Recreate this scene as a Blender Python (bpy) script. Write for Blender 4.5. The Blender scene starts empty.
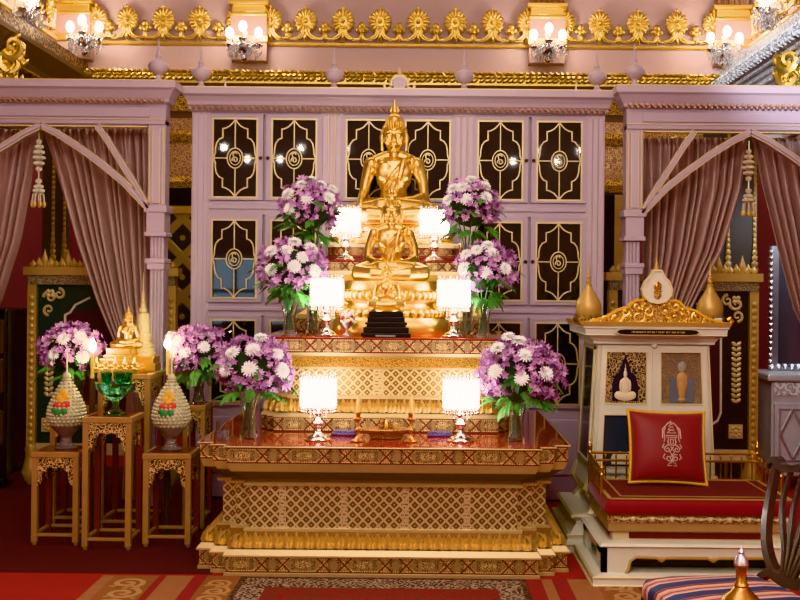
import bpy, bmesh, math, random
from mathutils import Vector, Matrix
PI = math.pi
R = math.radians
random.seed(7)
SC = bpy.context.scene
COL = SC.collection
# ---------------------------------------------------------------- camera model
F, CX, CY, H = 1050.0, 425.0, 287.0, 1.6
ROLL = R(0.55)
def P(x, y, Y):
    dx, dy = x - CX, y - CY
    ux = dx*math.cos(ROLL) + dy*math.sin(ROLL)
    uy = -dx*math.sin(ROLL) + dy*math.cos(ROLL)
    return Vector((ux*Y/F, Y, H - uy*Y/F))
def PX(x, y, Y): return P(x, y, Y).x
def PZ(x, y, Y): return P(x, y, Y).z
# ---------------------------------------------------------------- node helpers
class E:
    def __init__(s, nt, k): s.nt, s.k = nt, k
    def _m(s, op, b=None, c=None):
        n = s.nt.nodes.new('ShaderNodeMath'); n.operation = op
        s.nt.links.new(s.k, n.inputs[0])
        for i, q in ((1, b), (2, c)):
            if q is None: continue
            if isinstance(q, E): s.nt.links.new(q.k, n.inputs[i])
            else: n.inputs[i].default_value = q
        return E(s.nt, n.outputs[0])
    def __add__(s, b): return s._m('ADD', b)
    def __sub__(s, b): return s._m('SUBTRACT', b)
    def __mul__(s, b): return s._m('MULTIPLY', b)
    def __truediv__(s, b): return s._m('DIVIDE', b)
    def fr(s): return s._m('FRACT')
    def ab(s): return s._m('ABSOLUTE')
    def lt(s, b): return s._m('LESS_THAN', b)
    def gt(s, b): return s._m('GREATER_THAN', b)
    def mx(s, b): return s._m('MAXIMUM', b)
    def mn(s, b): return s._m('MINIMUM', b)
    def sq(s): return s._m('SQRT')
    def sin(s): return s._m('SINE')
    def step(s, a, b):            # smooth 0..1 between a and b
        n = s.nt.nodes.new('ShaderNodeMapRange'); n.interpolation_type = 'SMOOTHSTEP'
        s.nt.links.new(s.k, n.inputs[0]); n.inputs[1].default_value = a; n.inputs[2].default_value = b
        return E(s.nt, n.outputs[0])
def newmat(name):
    m = bpy.data.materials.new(name); m.use_nodes = True
    return m, m.node_tree, m.node_tree.nodes['Principled BSDF']
def coords(nt, kind='Object'):
    t = nt.nodes.new('ShaderNodeTexCoord'); s = nt.nodes.new('ShaderNodeSeparateXYZ')
    nt.links.new(t.outputs[kind], s.inputs[0])
    return t.outputs[kind], [E(nt, s.outputs[i]) for i in range(3)]
def mixc(nt, fac, a, b):
    n = nt.nodes.new('ShaderNodeMix'); n.data_type = 'RGBA'
    if isinstance(fac, E): nt.links.new(fac.k, n.inputs[0])
    else: n.inputs[0].default_value = fac
    for i, q in ((6, a), (7, b)):
        if isinstance(q, (tuple, list)): n.inputs[i].default_value = (*q, 1)
        else: nt.links.new(q, n.inputs[i])
    return n.outputs[2]
def noise(nt, co, scale, detail=3):
    n = nt.nodes.new('ShaderNodeTexNoise'); n.inputs['Scale'].default_value = scale; n.inputs['Detail'].default_value = detail
    if co is not None: nt.links.new(co, n.inputs['Vector'])
    return E(nt, n.outputs[0])
def vor(nt, co, scale, feature='F1'):
    n = nt.nodes.new('ShaderNodeTexVoronoi'); n.feature = feature; n.inputs['Scale'].default_value = scale
    if co is not None: nt.links.new(co, n.inputs['Vector'])
    return E(nt, n.outputs[0])
def bump(nt, b, h, strength=0.4, dist=0.01):
    n = nt.nodes.new('ShaderNodeBump'); n.inputs['Strength'].default_value = strength; n.inputs['Distance'].default_value = dist
    nt.links.new(h.k, n.inputs['Height']); nt.links.new(n.outputs[0], b.inputs['Normal'])
def dk(c, f): return tuple(min(1, x*f) for x in c)
def mat(name, c, rough=0.5, metal=0.0, var=0.12, vs=8, bs=0, bstr=0.2, bd=0.004, coat=0, sheen=0, trans=0, ior=1.45, spec=None):
    m, nt, b = newmat(name)
    co, _ = coords(nt)
    b.inputs['Roughness'].default_value = rough; b.inputs['Metallic'].default_value = metal
    if var: nt.links.new(mixc(nt, noise(nt, co, vs), dk(c, 1-var), dk(c, 1+var)), b.inputs['Base Color'])
    else: b.inputs['Base Color'].default_value = (*c, 1)
    if bs: bump(nt, b, noise(nt, co, bs, 4), bstr, bd)
    if coat: b.inputs['Coat Weight'].default_value = coat
    if sheen: b.inputs['Sheen Weight'].default_value = sheen
    if trans: b.inputs['Transmission Weight'].default_value = trans
    if spec is not None: b.inputs['Specular IOR Level'].default_value = spec
    b.inputs['IOR'].default_value = ior
    return m
def emis(name, c, strength, base=(0.8, 0.8, 0.8)):
    m, nt, b = newmat(name)
    b.inputs['Base Color'].default_value = (*base, 1)
    b.inputs['Emission Color'].default_value = (*c, 1); b.inputs['Emission Strength'].default_value = strength
    return m
def filigree(name, light, dark, scale, metal=0.8, rough=0.35, bd=0.006, lo=0.03, hi=0.16, bstr=0.7):
    """carved leafwork: raised gold veins over a darker ground"""
    m, nt, b = newmat(name)
    co, _ = coords(nt)
    w = nt.nodes.new('ShaderNodeVectorMath'); w.operation = 'ADD'
    nz = nt.nodes.new('ShaderNodeTexNoise'); nz.inputs['Scale'].default_value = scale*0.4
    nt.links.new(co, nz.inputs['Vector'])
    sc = nt.nodes.new('ShaderNodeVectorMath'); sc.operation = 'SCALE'; sc.inputs[3].default_value = 0.9/scale
    nt.links.new(nz.outputs[1], sc.inputs[0]); nt.links.new(co, w.inputs[0]); nt.links.new(sc.outputs[0], w.inputs[1])
    d = vor(nt, w.outputs[0], scale, 'F1')
    h = (d*14.0).sin()*0.5 + 0.5
    k = h.step(0.2, 0.75)
    nt.links.new(mixc(nt, k, dark, light), b.inputs['Base Color'])
    nt.links.new((k*(metal)).k, b.inputs['Metallic']); b.inputs['Roughness'].default_value = rough
    bump(nt, b, k, bstr, bd)
    return m
def lattice_mat(name, p, light, ground, strip=None, rough=0.35):
    m, nt, b = newmat(name)
    co, (x, y, z) = coords(nt)
    u = x + y
    a = ((u + z)/p).fr() - 0.5; c = ((u - z)/p).fr() - 0.5
    a1, c1 = a.ab(), c.ab()
    line = a1.mx(c1).step(0.33, 0.38)
    r = (a*a + c*c).sq()
    fl = r.lt(0.10)
    k = line.mx(fl)
    if strip:
        s = ((u/strip).fr() - 0.5).ab()
        st = s.gt(0.455)
        bead = ((z/0.02).fr() - 0.5).ab().lt(0.33)
        k = k.mx(st*bead)
        edge = ((s - 0.452).ab()).lt(0.007)
        k = k.mx(edge)
    n = noise(nt, co, 90)
    nt.links.new(mixc(nt, k*(n*0.5+0.7), ground, light), b.inputs['Base Color'])
    b.inputs['Metallic'].default_value = 0.55
    b.inputs['Roughness'].default_value = rough
    bump(nt, b, k, 0.6, 0.006)
    return m
def xband_mat(name, z0, z1, light, ground, line, T=0.34, rough=0.4, metal=0.6):
    """band of long gilt cartouches parted by dark crossed diagonals"""
    m, nt, b = newmat(name)
    co, (x, y, z) = coords(nt)
    u = x + y
    v = ((z - z0)/(z1 - z0)*2.0 - 1.0).ab()                        # 0 in the middle, 1 at the edges
    q = ((u/T).fr() - 0.5).ab()*T                                   # distance from the period's centre
    h = z1 - z0
    d = ((q - 0.17*T).ab() - v*(h*0.5))
    ln = d.ab().lt(0.0058)
    w = d.gt(0.0)
    edge = v.gt(0.86)
    bead = ((u/0.013).fr() - 0.5).ab().lt(0.28)*v.gt(0.74)*v.lt(0.9)
    wv = nt.nodes.new('ShaderNodeVectorMath'); wv.operation = 'MULTIPLY'; nt.links.new(co, wv.inputs[0]); wv.inputs[1].default_value = (1, 1, 1.25)
    n = ((vor(nt, wv.outputs[0], 62)*15.0).sin()*0.5 + 0.5).step(0.25, 0.7)
    ring = ((q*q + (v*(h*0.35))*(v*(h*0.35))).sq()*150.0).sin().step(-0.2, 0.5)
    motif = ((q - 0.5*T)*(q - 0.5*T)*0.12 + (v*(h*0.4))*(v*(h*0.4))).sq()
    mot = (motif*200.0).sin().step(-0.3, 0.4)
    g = (n*0.95).mx(ring*0.35).mn(mot*0.6 + 0.4)
    nt.links.new(mixc(nt, (ln.mx(edge)), mixc(nt, (g*0.78).mx(bead), ground, light), line), b.inputs['Base Color'])
    k = g.mx(bead) - ln
    nt.links.new((k.mx(0.0)*metal).k, b.inputs['Metallic']); b.inputs['Roughness'].default_value = rough
    bump(nt, b, k, 0.5, 0.005)
    return m
def petal_mat(name, z0, z1, p, light, dark, metal=0.85, rough=0.33):
    m, nt, b = newmat(name)
    co, (x, y, z) = coords(nt)
    u = x + y*0.9
    v = (z - z0)/(z1 - z0)
    q = ((u/p).fr() - 0.5).ab()*2.0
    q2 = (((u + p*0.5)/p).fr() - 0.5).ab()*2.0
    a = ((v + q*q*1.1 - 0.88).ab()).lt(0.11)
    c = ((v + q*q*1.6 - 0.55).ab()).lt(0.09)
    d = q2.lt(0.1)*v.lt(0.85)
    e = ((v + q2*0.9 - 0.95).ab()).lt(0.07)*v.gt(0.5)
    k = a.mx(c).mx(d).mx(e)
    nt.links.new(mixc(nt, k, light, dark), b.inputs['Base Color'])
    b.inputs['Metallic'].default_value = metal; b.inputs['Roughness'].default_value = rough
    bump(nt, b, k*-1.0, 0.7, 0.008)
    return m
# ---------------------------------------------------------------- mesh helpers
def BM(): return bmesh.new()
def box(bm, x0, x1, y0, y1, z0, z1, M=None):
    vs = [Vector((x, y, z)) for z in (z0, z1) for x, y in ((x0, y0), (x1, y0), (x1, y1), (x0, y1))]
    if M: vs = [M @ v for v in vs]
    v = [bm.verts.new(c) for c in vs]
    for f in ((3, 2, 1, 0), (4, 5, 6, 7), (0, 1, 5, 4), (1, 2, 6, 5), (2, 3, 7, 6), (3, 0, 4, 7)): bm.faces.new([v[i] for i in f])
    return v
def bbox(bm, x0, x1, y0, y1, z0, z1, b=0.004, M=None, seg=2):
    t = BM(); box(t, x0, x1, y0, y1, z0, z1)
    bmesh.ops.bevel(t, geom=list(t.edges), offset=b, segments=seg, affect='EDGES', profile=0.5)
    if M: bmesh.ops.transform(t, matrix=M, verts=t.verts)
    merge(bm, t)
def merge(bm, t, M=None):
    if M: bmesh.ops.transform(t, matrix=M, verts=t.verts)
    me = bpy.data.meshes.new('tmp'); t.to_mesh(me); t.free(); bm.from_mesh(me); bpy.data.meshes.remove(me)
def rings(bm, rs, close=True, cap0=True, cap1=True):
    """rs: list of rings of points, same count"""
    V = [[bm.verts.new(p) for p in r] for r in rs]
    n = len(V[0])
    for i in range(len(V)-1):
        for j in range(n if close else n-1):
            k = (j+1) % n
            bm.faces.new((V[i][j], V[i][k], V[i+1][k], V[i+1][j]))
    if cap0 and n > 2: bm.faces.new(list(reversed(V[0])))
    if cap1 and n > 2: bm.faces.new(V[-1])
    return V
def lathe(bm, prof, c=(0, 0, 0), seg=20, sy=1.0, M=None, lobes=0, amp=0):
    rs = []
    for r, z in prof:
        ring = []
        for k in range(seg):
            a = 2*PI*k/seg
            rr = max(r, 1e-4)*(1 + (amp*math.cos(lobes*a) if lobes else 0))
            p = Vector((c[0] + rr*math.cos(a), c[1] + rr*sy*math.sin(a), c[2] + z))
            ring.append(M @ p if M else p)
        rs.append(ring)
    rings(bm, rs)
def tube(bm, pts, r, seg=8, caps=True):
    pts = [Vector(p) for p in pts]
    n = len(pts); rs = []
    up = None
    for i, p in enumerate(pts):
        t = (pts[min(i+1, n-1)] - pts[max(i-1, 0)])
        if t.length < 1e-9: t = Vector((0, 0, 1))
        t.normalize()
        if up is None:
            up = t.orthogonal().normalized()
        else:
            up = (up - t*up.dot(t))
            up = up.normalized() if up.length > 1e-6 else t.orthogonal().normalized()
        w = t.cross(up)
        rr = r[i] if isinstance(r, (list, tuple)) else r
        rs.append([p + (up*math.cos(2*PI*k/seg) + w*math.sin(2*PI*k/seg))*rr for k in range(seg)])
    rings(bm, rs, True, caps, caps)
def ball(bm, c, r, sub=2, M=None):
    if not isinstance(r, (tuple, list)): r = (r, r, r)
    T = Matrix.Translation(Vector(c)) @ (M.to_4x4() if M else Matrix.Identity(4)) @ Matrix.Diagonal((*r, 1))
    bmesh.ops.create_icosphere(bm, subdivisions=sub, radius=1, matrix=T)
def prism_xz(bm, pts, y0, y1):
    """polygon in the xz plane extruded in y"""
    a = [bm.verts.new((x, y0, z)) for x, z in pts]; b = [bm.verts.new((x, y1, z)) for x, z in pts]
    n = len(pts)
    bm.faces.new(a); bm.faces.new(list(reversed(b)))
    for i in range(n): bm.faces.new((a[i], b[i], b[(i+1) % n], a[(i+1) % n]))
def prism_xy(bm, pts, z0, z1):
    rings(bm, [[Vector((x, y, z0)) for x, y in pts], [Vector((x, y, z1)) for x, y in pts]])
def strip(bm, pts, w, y0, y1, closed=False):
    """polyline in the xz plane given a width, extruded from y0 to y1"""
    pts = [Vector((p[0], p[1])) for p in pts]; n = len(pts)
    L, Rr = [], []
    for i, p in enumerate(pts):
        if closed: a, c = pts[(i-1) % n], pts[(i+1) % n]
        else: a, c = pts[max(i-1, 0)], pts[min(i+1, n-1)]
        d1 = (p - a).normalized() if (p-a).length > 1e-9 else None
        d2 = (c - p).normalized() if (c-p).length > 1e-9 else None
        d1 = d1 or d2; d2 = d2 or d1
        n1 = Vector((-d1.y, d1.x)); n2 = Vector((-d2.y, d2.x))
        m = n1 + n2
        if m.length < 1e-6: m = n1
        m.normalize(); s = 1/max(0.45, m.dot(n1))
        L.append(p + m*(w/2*s)); Rr.append(p - m*(w/2*s))
    rs = [[Vector((L[i].x, y0, L[i].y)), Vector((Rr[i].x, y0, Rr[i].y)), Vector((Rr[i].x, y1, Rr[i].y)), Vector((L[i].x, y1, L[i].y))] for i in range(n)]
    if closed:
        V = [[bm.verts.new(p) for p in r] for r in rs]
        for i in range(n):
            for j in range(4): bm.faces.new((V[i][j], V[i][(j+1) % 4], V[(i+1) % n][(j+1) % 4], V[(i+1) % n][j]))
    else: rings(bm, rs)
def redent(cx, cy, hx, hy, sx, sy, o=0, n=2):
    """rectangular plan with n stepped (redented) corners, shrunk by o"""
    q = []
    hx, hy = hx - o, hy - o
    for k in range(n+1):                                            # corner +x +y, going from +x side to +y side
        q.append((hx - k*sx, hy - (n-k)*sy))
        if k < n: q.append((hx - (k+1)*sx, hy - (n-k)*sy))
    r = []
    # going counter-clockwise
    c1 = q                                                          # (+,+)
    c2 = [(-x, y) for x, y in reversed(q)]
    c3 = [(-x, -y) for x, y in q]
    c4 = [(x, -y) for x, y in reversed(q)]
    for c in (c1, c2, c3, c4): r += c
    return [(cx + x, cy + y) for x, y in r]
def loft(bm, plan, levels):
    """plan(o) -> polygon; levels: (z, o) list"""
    rings(bm, [[Vector((x, y, z)) for x, y in plan(o)] for z, o in levels])
def arc(cx, cz, rx, rz, a0, a1, n=8):
    return [(cx + rx*math.cos(R(a0 + (a1-a0)*i/n)), cz + rz*math.sin(R(a0 + (a1-a0)*i/n))) for i in range(n+1)]
def spiral(cx, cz, r0, r1, a0, turns, n=22):
    return [(cx + (r0+(r1-r0)*i/n)*math.cos(R(a0) + 2*PI*turns*i/n), cz + (r0+(r1-r0)*i/n)*math.sin(R(a0) + 2*PI*turns*i/n)) for i in range(n+1)]
# ---------------------------------------------------------------- scene objects
def obj(name, bm, m, parent=None, smooth=False, world=True, M=None):
    """one mesh object; world=True: the mesh is in world coordinates and is made local to its thing"""
    if isinstance(bm, bpy.types.Mesh): me = bm
    else:
        if M: bmesh.ops.transform(bm, matrix=M, verts=bm.verts)
        if parent is not None and world:
            q = parent; off = Vector((0, 0, 0))
            while q is not None: off += q.location; q = q.parent
            bmesh.ops.translate(bm, verts=bm.verts, vec=-off)
        bmesh.ops.recalc_face_normals(bm, faces=bm.faces)
        me = bpy.data.meshes.new(name); bm.to_mesh(me); bm.free()
        if smooth:
            for p in me.polygons: p.use_smooth = True
            if smooth != 'all':
                try: me.set_sharp_from_angle(angle=R(42))
                except Exception: pass
        for q in (m if isinstance(m, (list, tuple)) else [m]): me.materials.append(q)
    o = bpy.data.objects.new(name, me); COL.objects.link(o)
    if parent is not None: o.parent = parent
    return o
def tag(o, label, cat, group=None):
    o['label'] = label; o['category'] = cat
    if group: o['group'] = group
    return o
def thing(name, label, cat, loc=(0, 0, 0), group=None, rz=0):
    o = bpy.data.objects.new(name, None); COL.objects.link(o)
    o.empty_display_size = 0.1
    o.location = loc; o.rotation_euler = (0, 0, rz)
    return tag(o, label, cat, group)
def struct(name, bm, m, parent=None, smooth=False):
    o = obj(name, bm, m, parent, smooth)
    if parent is None: o['kind'] = 'structure'
    return o
KIDS = {}
def copy_tree(o, parent=None):
    c = o.copy(); COL.objects.link(c)
    if parent is not None: c.parent = parent
    for ch in list(o.children): copy_tree(ch, c)
    return c
def dup(root, loc, label=None, rz=None, sc=None):
    c = copy_tree(root); c.location = loc
    if label: c['label'] = label
    if rz is not None: c.rotation_euler = (0, 0, rz)
    if sc is not None: c.scale = (sc, sc, sc) if not isinstance(sc, (tuple, list)) else sc
    return c
def bake(bm, voxel, smooth_iter=3):
    """one continuous skin over overlapping shapes"""
    me = bpy.data.meshes.new('blob'); bm.to_mesh(me); bm.free()
    o = bpy.data.objects.new('blob', me); COL.objects.link(o)
    r = o.modifiers.new('r', 'REMESH'); r.mode = 'VOXEL'; r.voxel_size = voxel
    s = o.modifiers.new('s', 'SMOOTH'); s.iterations = smooth_iter; s.factor = 0.5
    dg = bpy.context.evaluated_depsgraph_get()
    nm = bpy.data.meshes.new_from_object(o.evaluated_get(dg))
    bpy.data.objects.remove(o); bpy.data.meshes.remove(me)
    for p in nm.polygons: p.use_smooth = True
    return nm
def chain(bm, pts, rs, step=0.5):
    """overlapping balls along a polyline"""
    for i in range(len(pts)-1):
        a, b = Vector(pts[i]), Vector(pts[i+1]); ra, rb = rs[i], rs[i+1]
        n = max(2, int((b-a).length/(min(ra, rb)*step)) + 1)
        for k in range(n+1):
            t = k/n; ball(bm, a.lerp(b, t), ra + (rb-ra)*t, 2)
# ---------------------------------------------------------------- materials
PINK = (0.45, 0.36, 0.43)
M_pink = mat('mauve_paint', PINK, 0.38, 0, 0.05, 3)
M_pink2 = mat('mauve_paint_light', (0.50, 0.405, 0.465), 0.35, 0, 0.05, 3)
M_wallpink = mat('rose_wall_paint', (0.53, 0.37, 0.355), 0.55, 0, 0.05, 2)
M_rose = mat('deep_rose_wall', (0.33, 0.13, 0.16), 0.6, 0, 0.1, 2)
M_gold = mat('gold_leaf', (0.86, 0.65, 0.20), 0.34, 1, 0.14, 14, 40, 0.25)
M_statue = mat('gilded_bronze', (0.90, 0.66, 0.20), 0.28, 1, 0.05, 6)
M_goldpaint = mat('gold_paint', (0.70, 0.55, 0.28), 0.4, 0.25, 0.08, 20)
M_cream = mat('cream_gilt', (0.72, 0.65, 0.39), 0.4, 0.35, 0.08, 12)
M_ivory = mat('ivory_lacquer', (0.66, 0.64, 0.51), 0.35, 0, 0.07, 5)
M_filigree = filigree('carved_gilt_leafwork', (0.9, 0.6, 0.17), (0.20, 0.09, 0.03), 26)
M_filfine = filigree('fine_gilt_leafwork', (0.92, 0.66, 0.25), (0.28, 0.14, 0.04), 60, bd=0.004)
M_filpink = filigree('gilt_leafwork_on_rose', (0.75, 0.48, 0.18), (0.33, 0.16, 0.13), 16)
M_darkwood = mat('dark_brown_wood', (0.055, 0.026, 0.014), 0.35, 0, 0.25, 10)
M_brown = mat('brown_moulding', (0.14, 0.075, 0.035), 0.4, 0.2, 0.2, 8)
M_chair = mat('mahogany', (0.035, 0.015, 0.011), 0.22, 0, 0.3, 12, coat=0.3)
M_black = mat('black_lacquer', (0.012, 0.012, 0.014), 0.25, 0, 0.2, 4)
M_tracery = mat('tracery_gilt', (0.60, 0.50, 0.27), 0.4, 0.35, 0.06, 12)
M_glassdark = mat('dark_door_glass', (0.010, 0.011, 0.014), 0.03, 0, 0.3, 2, spec=0.6)
M_glass = mat('clear_glass', (0.93, 0.97, 0.96), 0.03, 0, 0, trans=1.0, ior=1.45)
M_green_glass = mat('green_glass', (0.22, 0.80, 0.48), 0.05, 0, 0.1, 20, 45, 0.5, trans=1.0, ior=1.45)
M_crystal = mat('crystal', (0.95, 0.95, 1.0), 0.04, 0, 0, trans=0.85, ior=1.6)
M_silver = mat('silver_leaf', (0.62, 0.65, 0.70), 0.3, 0.9, 0.2, 10, 30, 0.4)
M_brass = mat('brass', (0.60, 0.36, 0.10), 0.25, 1, 0.12, 15)
M_copper = filigree('chased_copper', (0.62, 0.33, 0.13), (0.16, 0.06, 0.02), 55, 0.9)
M_redtop = mat('red_lacquer_top', (0.30, 0.045, 0.025), 0.09, 0, 0.1, 6, coat=0.4)
M_velvet = mat('red_velvet', (0.20, 0.006, 0.012), 0.75, 0, 0.18, 25, sheen=0.2)
M_maroon = mat('maroon_cloth', (0.125, 0.018, 0.020), 0.85, 0, 0.15, 30)
M_pillow = mat('red_silk', (0.20, 0.014, 0.018), 0.5, 0, 0.08, 18, sheen=0.3)
M_cord = mat('gold_cord', (0.72, 0.42, 0.05), 0.45, 0.3, 0.2, 80, 160, 0.5)
M_stool = mat('honey_gilt_wood', (0.42, 0.25, 0.10), 0.38, 0.35, 0.15, 12)
M_fret = filigree('gilt_fretwork', (0.85, 0.62, 0.28), (0.02, 0.006, 0.004), 48, 0.6, bd=0.006)
M_stoolred = mat('dark_red_lacquer', (0.13, 0.02, 0.015), 0.25, 0, 0.15, 8)
M_cone = mat('pale_beaded_flowers', (0.56, 0.51, 0.33), 0.5, 0.1, 0.15, 40)
M_leaf = mat('leaf_green', (0.045, 0.16, 0.035), 0.45, 0, 0.4, 30)
M_leaf2 = mat('fresh_leaf_green', (0.10, 0.30, 0.06), 0.45, 0, 0.4, 30)
M_white_petal = mat('white_petal', (0.94, 0.94, 0.93), 0.6, 0, 0.06, 40)
M_purple = mat('purple_petal', (0.43, 0.20, 0.43), 0.6, 0, 0.35, 60)
M_purple2 = mat('pale_purple_petal', (0.66, 0.40, 0.63), 0.6, 0, 0.3, 60)
M_wax = mat('yellow_wax', (0.78, 0.56, 0.16), 0.5, 0, 0.05, 10)
M_whitewax = mat('white_wax', (0.75, 0.68, 0.55), 0.5, 0, 0.05, 10)
M_ochre = mat('ochre_gilt', (0.52, 0.34, 0.12), 0.42, 0.35, 0.1, 12)
M_pgreen = mat('dark_green_panel', (0.018, 0.045, 0.035), 0.4, 0, 0.2, 5)
M_pdark = mat('near_black_panel', (0.02, 0.018, 0.018), 0.35, 0, 0.2, 5)
M_olive = mat('olive_brown_panel', (0.085, 0.065, 0.045), 0.5, 0, 0.2, 5)
M_glowcrystal = emis('glowing_crystal_strand', (1.0, 0.95, 0.86), 6.0)  # beads glow by themselves, standing in for light from the shade
M_lampglow = emis('lit_lamp_shade', (1.0, 0.94, 0.83), 13.0)
M_bulb = emis('lit_bulb', (1.0, 0.91, 0.76), 46.0)
M_flame = emis('candle_flame', (1.0, 0.85, 0.55), 140.0)
M_steel = mat('polished_chrome', (0.75, 0.74, 0.72), 0.12, 1, 0)
# ================================================================ ROOM
YB, XL, XR, YR, ZC = 11.3, -3.95, 3.45, -2.6, 6.2
M_carpet = mat('red_carpet', (0.30, 0.022, 0.020), 0.95, 0, 0.18, 6, 220, 0.3, 0.003)
M_ceil = mat('cream_ceiling', (0.62, 0.47, 0.36), 0.7, 0, 0.1, 1)
b = BM(); box(b, XL, XR, YR, YB, -0.1, 0); struct('floor', b, M_carpet)
b = BM(); box(b, XL, XR, YR, YB, ZC, ZC+.1); struct('ceiling', b, M_ceil)
b = BM(); box(b, XL-.1, XR+.1, YB, YB+.1, 0, ZC); struct('wall_back', b, M_wallpink)
b = BM(); box(b, XL-.1, XL, YR, YB, 0, ZC); struct('wall_left', b, M_wallpink)
b = BM(); box(b, XR, XR+.1, YR, YB, 0, ZC); struct('wall_right', b, M_wallpink)
M_rear = mat('rear_wall_paint', (0.42, 0.27, 0.20), 0.6, 0, 0.5, 1.2)
b = BM(); box(b, XL-.1, XR+.1, YR-.1, YR, 0, ZC); struct('wall_rear', b, M_rear)
# deep rose lower part of the back wall
b = BM(); box(b, XL, XR, YB-.02, YB, 0, 2.62); struct('trim_1', b, M_rose)
b = BM(); box(b, XL, XL+.02, 3, YB-.02, 0, 3.0); struct('trim_20', b, M_rose)
b = BM(); box(b, XR-.02, XR, 3, YB-.02, 0, 3.0); struct('trim_21', b, M_rose)
# rear daylight window (seen only as a reflection in the cabinet doors)
M_day = emis('daylight_pane', (0.45, 0.75, 1.0), 3.0)
b = BM()
for x in (-3.75, -3.30, -2.85, -2.40):
    box(b, x-.03, x+.03, YR, YR+.06, 0.9, 2.1)
for z in (0.9, 1.5, 2.1): box(b, -3.78, -2.37, YR, YR+.05, z-.03, z+.03)
w = struct('window_1', b, M_ivory)
b = BM(); box(b, -3.75, -2.40, YR+.005, YR+.02, 0.9, 2.1); obj('pane', b, M_day, w)

# ---- gilt rail of the frieze, cornice below it
zr = 4.195
def molding(bm, y, prof, x0, x1):           # prof: (z, depth) profile running along x on the back wall
    rings(bm, [[Vector((x, y - d, z)) for z, d in prof] for x in (x0, x1)])
def side_molding(bm, X, s, prof, y0, y1):
    rings(bm, [[Vector((X + s*d, y, z)) for z, d in prof] for y in (y0, y1)])
rail = [(zr-.022, 0), (zr-.022, .02), (zr-.012, .034), (zr-.004, .025), (zr+.014, .03), (zr+.02, 0)]
b = BM(); molding(b, YB, rail, XL, XR); struct('trim_2', b, M_gold)
b = BM(); side_molding(b, XL, 1, rail, 3, YB); struct('trim_3', b, M_gold)
b = BM(); side_molding(b, XR, -1, rail, 3, YB); struct('trim_4', b, M_gold)
# leafy gilt cornice bead: a carved roll, then dark steps and more gilt bands down to the door heads
def leaf_roll(bm, pts, r, n):
    """a swag of overlapping acanthus lumps along a line"""
    a, c = Vector(pts[0]), Vector(pts[1])
    d = (c-a).normalized(); up = Vector((0, 0, 1)); w = d.cross(up)
    for i in range(n):
        p = a.lerp(c, (i+.5)/n); L = (c-a).length/n
        for k in (-1, 0, 1):
            M = Matrix((d*1.0, w, up)).transposed() @ Matrix.Rotation(k*0.5, 3, 'Y')
            ball(bm, p + up*(k*r*.62) + d*(random.uniform(-.2, .2)*L), (L*.75, r*.8, r*.42), 1, M)
b = BM(); leaf_roll(b, ((XL, YB-.13, 3.835), (XR, YB-.13, 3.835)), .055, 120)
molding(b, YB, [(3.75, 0), (3.75, .10), (3.88, .12), (3.90, .02), (3.90, 0)], XL, XR); struct('trim_5', b, M_gold, smooth=True)
b = BM(); molding(b, YB, [(3.30, 0), (3.30, .06), (3.62, .10), (3.68, .2), (3.73, .22), (3.75, .14), (3.75, 0)], XL, XR); struct('trim_6', b, M_brown)
b = BM(); molding(b, YB, [(3.45, .0), (3.45, .11), (3.58, .15), (3.62, .13), (3.62, 0)], XL, XR)
molding(b, YB, [(3.13, .0), (3.13, .09), (3.2, .12), (3.25, .09), (3.25, 0)], XL, XR)
molding(b, YB, [(2.63, .0), (2.63, .08), (2.7, .11), (2.76, .08), (2.76, 0)], XL, XR); struct('trim_7', b, M_filigree)
b = BM(); box(b, XL, XR, YB-.06, YB, 2.76, 3.13); box(b, XL, XR, YB-.07, YB, 3.25, 3.45); struct('trim_8', b, filigree('gilt_leafwork_on_rose', (0.60, 0.40, 0.18), (0.34, 0.17, 0.13), 24))
# side cornices: dark on the left, daylight put into the pale colour on the right
prof = [(3.05, 0), (3.05, .05), (3.25, .09), (3.3, .16), (3.36, .17), (3.45, .22), (3.5, .3), (3.6, .32), (3.68, .38), (3.74, .42), (3.78, .42), (3.78, 0)]
b = BM(); side_molding(b, XL, 1, prof, 3, YB); struct('trim_9', b, M_brown)
b = BM(); leaf_roll(b, ((XL+.33, 3, 3.88), (XL+.16, YB, 3.88)), .08, 60); box(b, XL, XL+.3, 3, YB, 3.78, 3.97)
for zz, dd in ((3.30, .17), (3.52, .32)): tube(b, [(XL+dd, 3, zz), (XL+dd, YB, zz)], .022, 6)
struct('trim_10', b, filigree('dull_gilt_cornice', (0.42, 0.24, 0.07), (0.07, 0.035, 0.015), 14, 0.6), smooth=True)
M_silv_f = filigree('silver_daylit_leafwork', (0.85, 0.90, 0.95), (0.45, 0.45, 0.48), 18, 0.1)  # pale tone: daylight put into the cornice colour, silver on the sideboard
b = BM(); side_molding(b, XR, -1, prof, 3, YB); struct('trim_11', b, mat('daylit_moulding_tone', (0.72, 0.76, 0.82), 0.3, 0.1, 0.2, 4), smooth=False)
b = BM(); leaf_roll(b, ((XR-.36, 3, 3.88), (XR-.18, YB, 3.88)), .08, 60); box(b, XR-.3, XR, 3, YB, 3.78, 3.97)
leaf_roll(b, ((XR-.27, 3, 3.42), (XR-.25, YB, 3.42)), .05, 70); leaf_roll(b, ((XR-.45, 3, 3.72), (XR-.44, YB, 3.72)), .045, 90)
for zz, dd, rr in ((3.30, .18, .02), (3.35, .21, .014), (3.52, .33, .022), (3.58, .35, .014), (3.64, .38, .02)): tube(b, [(XR-dd, 3, zz), (XR-dd, YB, zz)], rr, 6)
struct('trim_12', b, M_silv_f, smooth=True)

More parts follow.
